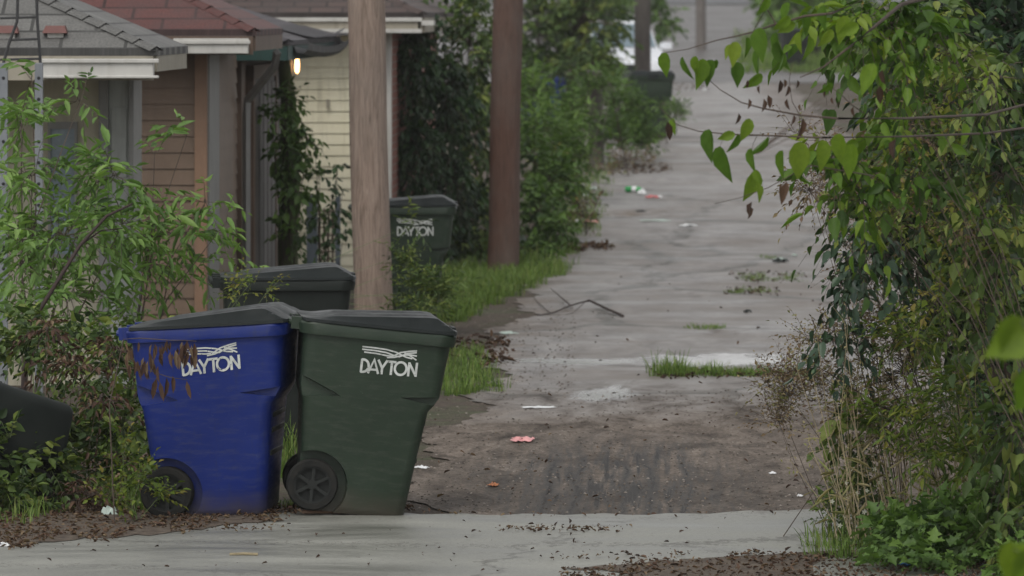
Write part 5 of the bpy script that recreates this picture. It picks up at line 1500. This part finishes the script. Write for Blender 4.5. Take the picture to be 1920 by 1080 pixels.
ang = np.tile(np.arange(5) * 1.2566, len(C))
leaves('flowers', pos, np.stack([np.cos(ang), np.full(n_, -.3), np.sin(ang)], 1), np.tile([(0, -1, .2)], (n_, 1)), np.full(n_, .014), np.full(n_, .8), 'ovate', M['petal'], wf_, wf_.location)
plant('weed_clump', 'fresh bright green weeds at the bottom right', 'weeds', (2.1, 25.6), [
    (1700, 1000, 70, 40, 25.6, .3, 90), (1770, 980, 70, 50, 25.5, .3, 90), (1840, 1020, 60, 50, 25.3, .3, 80), (1720, 1050, 80, 30, 25.1, .3, 60), (1880, 940, 60, 50, 25.3, .3, 50), (1900, 1060, 50, 40, 24.6, .2, 40)],
    'lobed', .06, .15, 6, 'leaf_green', 'stem_green', .3, .3, .7, TG, .002, .004, .6)
# bare dark twig and a dead stalk over the alley
g = tag(empty('bare_twig', (UX(1.7, 26.2), 26.2, 0)), 'bare dark twig slanting out of the dry weeds', 'twig')
b = MB(); b.tube([(0, 0, 0), (-.0, 0, .5), P(1650, 762, 26.2) - g.location, P(1590, 722, 26.2) - g.location, P(1555, 700, 26.2) - g.location, P(1525, 684, 26.2) - g.location], [.007, .006, .0045, .0035, .0028, .0015], 6)
b.build('stem', M['twig_dark'], g)
g = tag(empty('bare_twig', PG(1465, 1012)), 'thin straight dead stalk leaning over the concrete edge', 'twig')
b = MB(); b.tube([(0, 0, 0), P(1520, 930, g.location.y + .1) - g.location, P(1548, 890, g.location.y + .15) - g.location], [.0028, .0022, .0012], 6); b.build('stem', M['twig'], g)
# fallen twig on the wet paving
g = tag(empty('fallen_twig', PG(1100, 580)), 'forked fallen twig lying on the wet alley', 'twig')
b = MB()
def gp_(x, y, dz=.02): return PG(x, y, dz) - g.location
b.tube([gp_(1008, 596), gp_(1040, 588), gp_(1070, 582, .05), (gp_(1105, 578, .07)), gp_(1140, 588, .04), gp_(1168, 597)], [.004, .007, .009, .011, .012, .013], 6)
b.tube([gp_(1070, 582, .05), gp_(1050, 568, .06), gp_(1032, 554, .08)], [.008, .006, .003], 6)
b.tube([gp_(1030, 588), gp_(1010, 572), gp_(1000, 560)], [.004, .003, .002], 6); b.tube([gp_(1100, 578, .07), gp_(1075, 590), gp_(1060, 594)], [.004, .003, .002], 6)
b.build('stem', M['twig_dark'], g)

# ------------------------------------------------------------------ litter
LG = 'litter scattered on the alley'
def crumple(label, px, py, w_, h_, mat, name='paper_scrap', cat='litter', seed=1, flat=.35):
    """a crumpled scrap, w_ and h_ in pixels of the photograph"""
    p = PG(px, py); k = p.y / F; r_ = random.Random(seed)
    n = 7; V = []
    for j in range(n):
        for i in range(n):
            a = i / (n - 1) - .5; c = j / (n - 1) - .5
            V.append((a * w_ * k * r_.uniform(.75, 1.1), c * w_ * k * flat * 2, .012 + h_ * k * r_.uniform(0, 1) * (1 - 2.2 * max(abs(a), abs(c)) ** 2) + .0))
    Fc = [(j * n + i, j * n + i + 1, (j + 1) * n + i + 1, (j + 1) * n + i) for j in range(n - 1) for i in range(n - 1)]
    me = bpy.data.meshes.new(name); me.from_pydata(V, [], Fc)
    o = link(name, me, M[mat])
    sm_ = o.modifiers.new('s', 'SOLIDIFY'); sm_.thickness = .002
    o.location = p; o.rotation_euler = (0, 0, r_.uniform(-.4, .4))
    return tag(o, label, cat, LG)
def bottle(label, px, py, ln, mat, yaw=10, capm='white_paper'):
    p = PG(px, py); k = p.y / F; L = ln * k; r_ = L * .16
    g = tag(empty('plastic_bottle', (p.x, p.y, p.z + r_ + .01), (0, 0, R(yaw))), label, 'bottle', LG)
    b = MB(); b.lathe([(.001, -L / 2), (r_ * .8, -L / 2), (r_, -L * .45), (r_ * .94, -L * .2), (r_, 0), (r_, L * .2), (r_ * .5, L * .36), (r_ * .32, L * .4), (r_ * .32, L * .44)], 'x', (0, 0, 0), 16)
    b.build('body', M[mat], g, 50)
    b = MB(); b.lathe([(.001, L * .43), (r_ * .38, L * .43), (r_ * .38, L * .5), (.001, L * .5)], 'x', (0, 0, 0), 12); b.build('cap', M[capm], g, 40)
    b = MB(); b.lathe([(r_ * 1.015, -L * .12), (r_ * 1.015, L * .14)], 'x', (0, 0, 0), 16); b.build('label_band', M['white_paper'], g, 50)
    return g
crumple('flat pink and white paper at the alley mouth', 980, 832, 40, 9, 'pink_paper', seed=2, flat=.9)
bottle('crushed green plastic bottle on the alley beyond the verge', 1190, 362, 36, 'green_pet', -25)
crumple('white crumpled cup beside the green bottle', 1203, 366, 16, 12, 'white_paper', 'cup_scrap', seed=3)
crumple('pale red wrapper beside the green bottle', 1222, 372, 26, 7, 'red_film', 'wrapper', seed=4)
crumple('tiny white scrap right of the pale red wrapper', 1237, 371, 9, 5, 'white_paper', seed=5)
crumple('pale scrap in the weeds up the left edge', 1112, 358, 16, 9, 'clear_bag', 'wrapper', seed=6)
crumple('small white scrap just below the pale one in the weeds', 1097, 371, 16, 7, 'white_paper', seed=7)
crumple('milky plastic bag caught in the verge weeds', 1036, 425, 28, 34, 'clear_bag', 'plastic_bag', seed=8)
crumple('white tray fragment at the weedy edge', 1082, 419, 16, 9, 'white_paper', seed=9)
crumple('salmon wrapper at the weedy edge', 1105, 418, 34, 8, 'pink_paper', 'wrapper', seed=10)
crumple('clear bag behind the foot of the red brown pole', 978, 462, 16, 30, 'clear_bag', 'plastic_bag', seed=11)
crumple('dark flattened carton on the alley right of the grass wisp', 1463, 494, 34, 9, 'dark_plastic', 'carton', seed=12)
crumple('pale top of the flattened carton', 1462, 490, 26, 4, 'clear_bag', 'carton_flap', seed=13)
crumple('faint white scrap right of the dark carton', 1490, 483, 12, 6, 'clear_bag', seed=14)
crumple('thin white strip lying across the alley', 1290, 425, 34, 4, 'white_paper', 'paper_strip', seed=15, flat=.2)
crumple('longer pale strip lying across the alley', 1228, 416, 60, 4, 'clear_bag', 'paper_strip', seed=16, flat=.15)
crumple('little dark scrap left of the pale strips', 1202, 397, 20, 3, 'dark_plastic', seed=17)
crumple('white scrap at the foot of the sparse brown weed', 1448, 890, 14, 6, 'white_paper', seed=18)
crumple('white crumb near the leaning stalk', 1500, 938, 11, 6, 'white_paper', seed=19)
crumple('orange card scrap on the dirt', 925, 917, 18, 8, 'orange_card', 'card_scrap', seed=20, flat=.9)
crumple('white scraps beside the dark green cart', 790, 884, 26, 6, 'white_paper', seed=21)
crumple('white scraps on the wet seam at the alley mouth', 1010, 767, 60, 3, 'white_paper', seed=22, flat=.25)
crumple('small scrap on the verge soil right of the green cart', 955, 628, 34, 5, 'clear_bag', seed=23)
crumple('blue film wrapper at the bottom right', 1700, 1068, 30, 20, 'blue_film', 'wrapper', seed=24, flat=.8)
crumple('white and blue packet at the bottom right', 1735, 1057, 44, 14, 'white_paper', 'packet', seed=25, flat=.6)
crumple('yellow scrap among the lower right weeds', 1842, 1048, 18, 12, 'yellow_film', seed=26, flat=.8)
crumple('white and purple scrap at the lower left corner', 6, 1028, 26, 12, 'white_paper', seed=27)
crumple('white crumpled paper in the dead leaves left of the blue cart', 205, 970, 34, 24, 'clear_bag', seed=28)
crumple('small red scrap in the dead leaves', 262, 980, 9, 6, 'red_film', seed=29)
crumple('tiny white scrap at the far end of the alley', 1322, 170, 9, 6, 'white_paper', seed=30)
crumple('dark clod on the alley beyond the small grass tuft', 1402, 588, 16, 6, 'dark_plastic', 'clod', seed=31)
# plank under the green cart
p0 = PG(640, 962)
b = MB(); k = p0.y / F; b.box(-70 * k, 116 * k, -.05, .04, 0.004, .026)
o = b.build('wood_plank', M['orange_board'], None, None, .003); o.location = (p0.x, p0.y - .22, .012); o.rotation_euler = (0, R(.6), R(1))
tag(o, 'thin reddish wooden plank under the front of the dark green cart', 'plank')
p0 = PG(457, 1048)
b = MB(); b.tube([(-.07, 0, .02), (0, .01, .022), (.07, 0, .02)], .007, 6); o = b.build('stick', M['twig_pale']); o.location = p0
tag(o, 'short pale stick on the concrete at the bottom', 'stick')

# brown leaf litter
ed = lambda x, y: y < 1018 - (x - 100) * .09 + 12 * math.sin(x * .05) and y > 955
scatter('leaf_litter', 'brown leaf litter along the left foot of the concrete', 'leaf litter', area(2600, -40, 560, 955, 1035, lambda x, y: y < 1030 - x * .10 + 10 * math.sin(x * .04)), .021, 'leaf_dead', 'curl', (.6, .28))
scatter('leaf_litter', 'brown leaf litter strip at the bottom right', 'leaf litter', area(3000, 1050, 1930, 1010, 1120, lambda x, y: y > 1068 - (x - 1050) * .05 + 6 * math.sin(x * .03)), .020, 'leaf_dead', 'curl', (.45, .28))
scatter('leaf_litter', 'thin line of debris on the concrete', 'leaf litter', area(60, 930, 1180, 990, 1006) + area(90, 940, 1140, 994, 1003) + area(60, 370, 540, 993, 1004) + area(60, 1020, 1300, 1046, 1056) + area(50, 790, 1700, 966, 972), .018, 'leaf_dead', 'curl', (.5, .35))
scatter('leaf_litter', 'dead leaves and dirt gathered along the bottoms of the two front carts', 'leaf litter', area(420, 300, 775, 957, 967), .024, 'leaf_dead', 'curl', (.35, .3))
scatter('fallen_leaves', 'scattered dead leaves on the concrete street', 'leaf litter', area(110, 0, 1700, 975, 1078), .018, 'leaf_dead', 'curl', (.15, .2))
scatter('fallen_leaves', 'scattered leaves and bits over the dirt alley mouth', 'leaf litter', area(130, 770, 1700, 740, 962), .024, 'leaf_dead', 'curl', (.5, .35))
scatter('fallen_leaves', 'dark leaf bits along the right side of the wet paving', 'leaf litter', area(60, 1500, 1640, 500, 900), .03, 'leaf_dead', 'curl', (.3, .3))
scatter('fallen_leaves', 'sparse leaves on the wet paving', 'leaf litter', area(40, 880, 1600, 520, 740), .024, 'leaf_dead', 'curl', (.3, .3))
scatter('dead_leaf_bank', 'drift of dead leaves under the bushes on the left', 'leaf litter', area(1800, 0, 300, 860, 960), .026, 'leaf_dead', 'curl', (.5, .28))
scatter('verge_debris', 'brown debris heaps along the alley edge', 'leaf litter', area(240, 1040, 1150, 460, 474) + area(120, 1060, 1120, 404, 424) + area(240, 820, 960, 636, 690) + area(140, 1140, 1260, 310, 330) + area(80, 1260, 1330, 158, 172), .05, 'leaf_dead', 'curl', (.3, .25))
# gravel: little angular stones
def gravel(label, pts, size, seed):
    r_ = np.random.default_rng(seed); N = len(pts)
    tv = np.array([(1, 0, 0), (-.5, .8, .1), (-.6, -.7, 0), (.1, .1, .7), (.4, .6, .35)])
    pos = np.array([(a, b_, gzz(a, b_) + .008) for a, b_ in pts]); o0 = pos[0].copy()
    sz = size * r_.uniform(.3, 1.2, N) ** 1.5
    th = r_.uniform(0, 6.28, N); c, s = np.cos(th), np.sin(th)
    X = tv[None, :, 0] * c[:, None] - tv[None, :, 1] * s[:, None]; Yv = tv[None, :, 0] * s[:, None] + tv[None, :, 1] * c[:, None]; Z = np.repeat(tv[None, :, 2], N, 0)
    V = np.stack([X, Yv, Z], 2) * sz[:, None, None] + (pos - o0)[:, None, :]
    loop = np.array([0, 4, 3, 4, 1, 3, 1, 2, 3, 2, 0, 3]); cnt = np.array([3, 3, 3, 3])
    Lp = (loop[None, :] + (np.arange(N) * 5)[:, None]).ravel()
    me = mesh_np('gravel', V.reshape(-1, 3), Lp, np.tile(cnt, N), np.repeat(r_.uniform(0, 1, N), 5))
    o = link('gravel', me, M['stone']); o.location = o0
    return tag(o, label, 'gravel', None, 'stuff')
m_, nt_, b_ = newmat('stone')
at_ = nt_.nodes.new('ShaderNodeAttribute'); at_.attribute_name = 'tint'
nt_.links.new(ramp(nt_, at_.outputs['Fac'], [(0, (.05, .04, .032)), (.7, (.13, .105, .085)), (1, (.26, .23, .2))]), b_.inputs['Base Color'])
b_.inputs['Roughness'].default_value = .75
M['stone'] = m_
gravel('small stones over the dirt mouth of the alley', area(4500, 760, 1750, 735, 964), .010, 1)
gravel('stones and crumbs along the left edge of the wet paving', area(900, 850, 1080, 560, 740), .012, 2)
gravel('sparse grit on the concrete street', area(700, 0, 1700, 968, 1078), .008, 3)

# ------------------------------------------------------------------ damp air
hb_ = MB(); hb_.box(-320, 320, -35, 720, -1.2, 24)
hz = hb_.build('haze', None)
m_, nt_, b_ = newmat('haze'); nt_.nodes.remove(b_)
pv = nt_.nodes.new('ShaderNodeVolumePrincipled')
pv.inputs['Color'].default_value = (.88, .87, .86, 1)
pv.inputs['Density'].default_value = .00035
nt_.links.new(pv.outputs[0], nt_.nodes['Material Output'].inputs['Volume'])
hz.data.materials.append(m_)
tag(hz, kind='stuff')
SC.cycles.volume_max_steps = 32
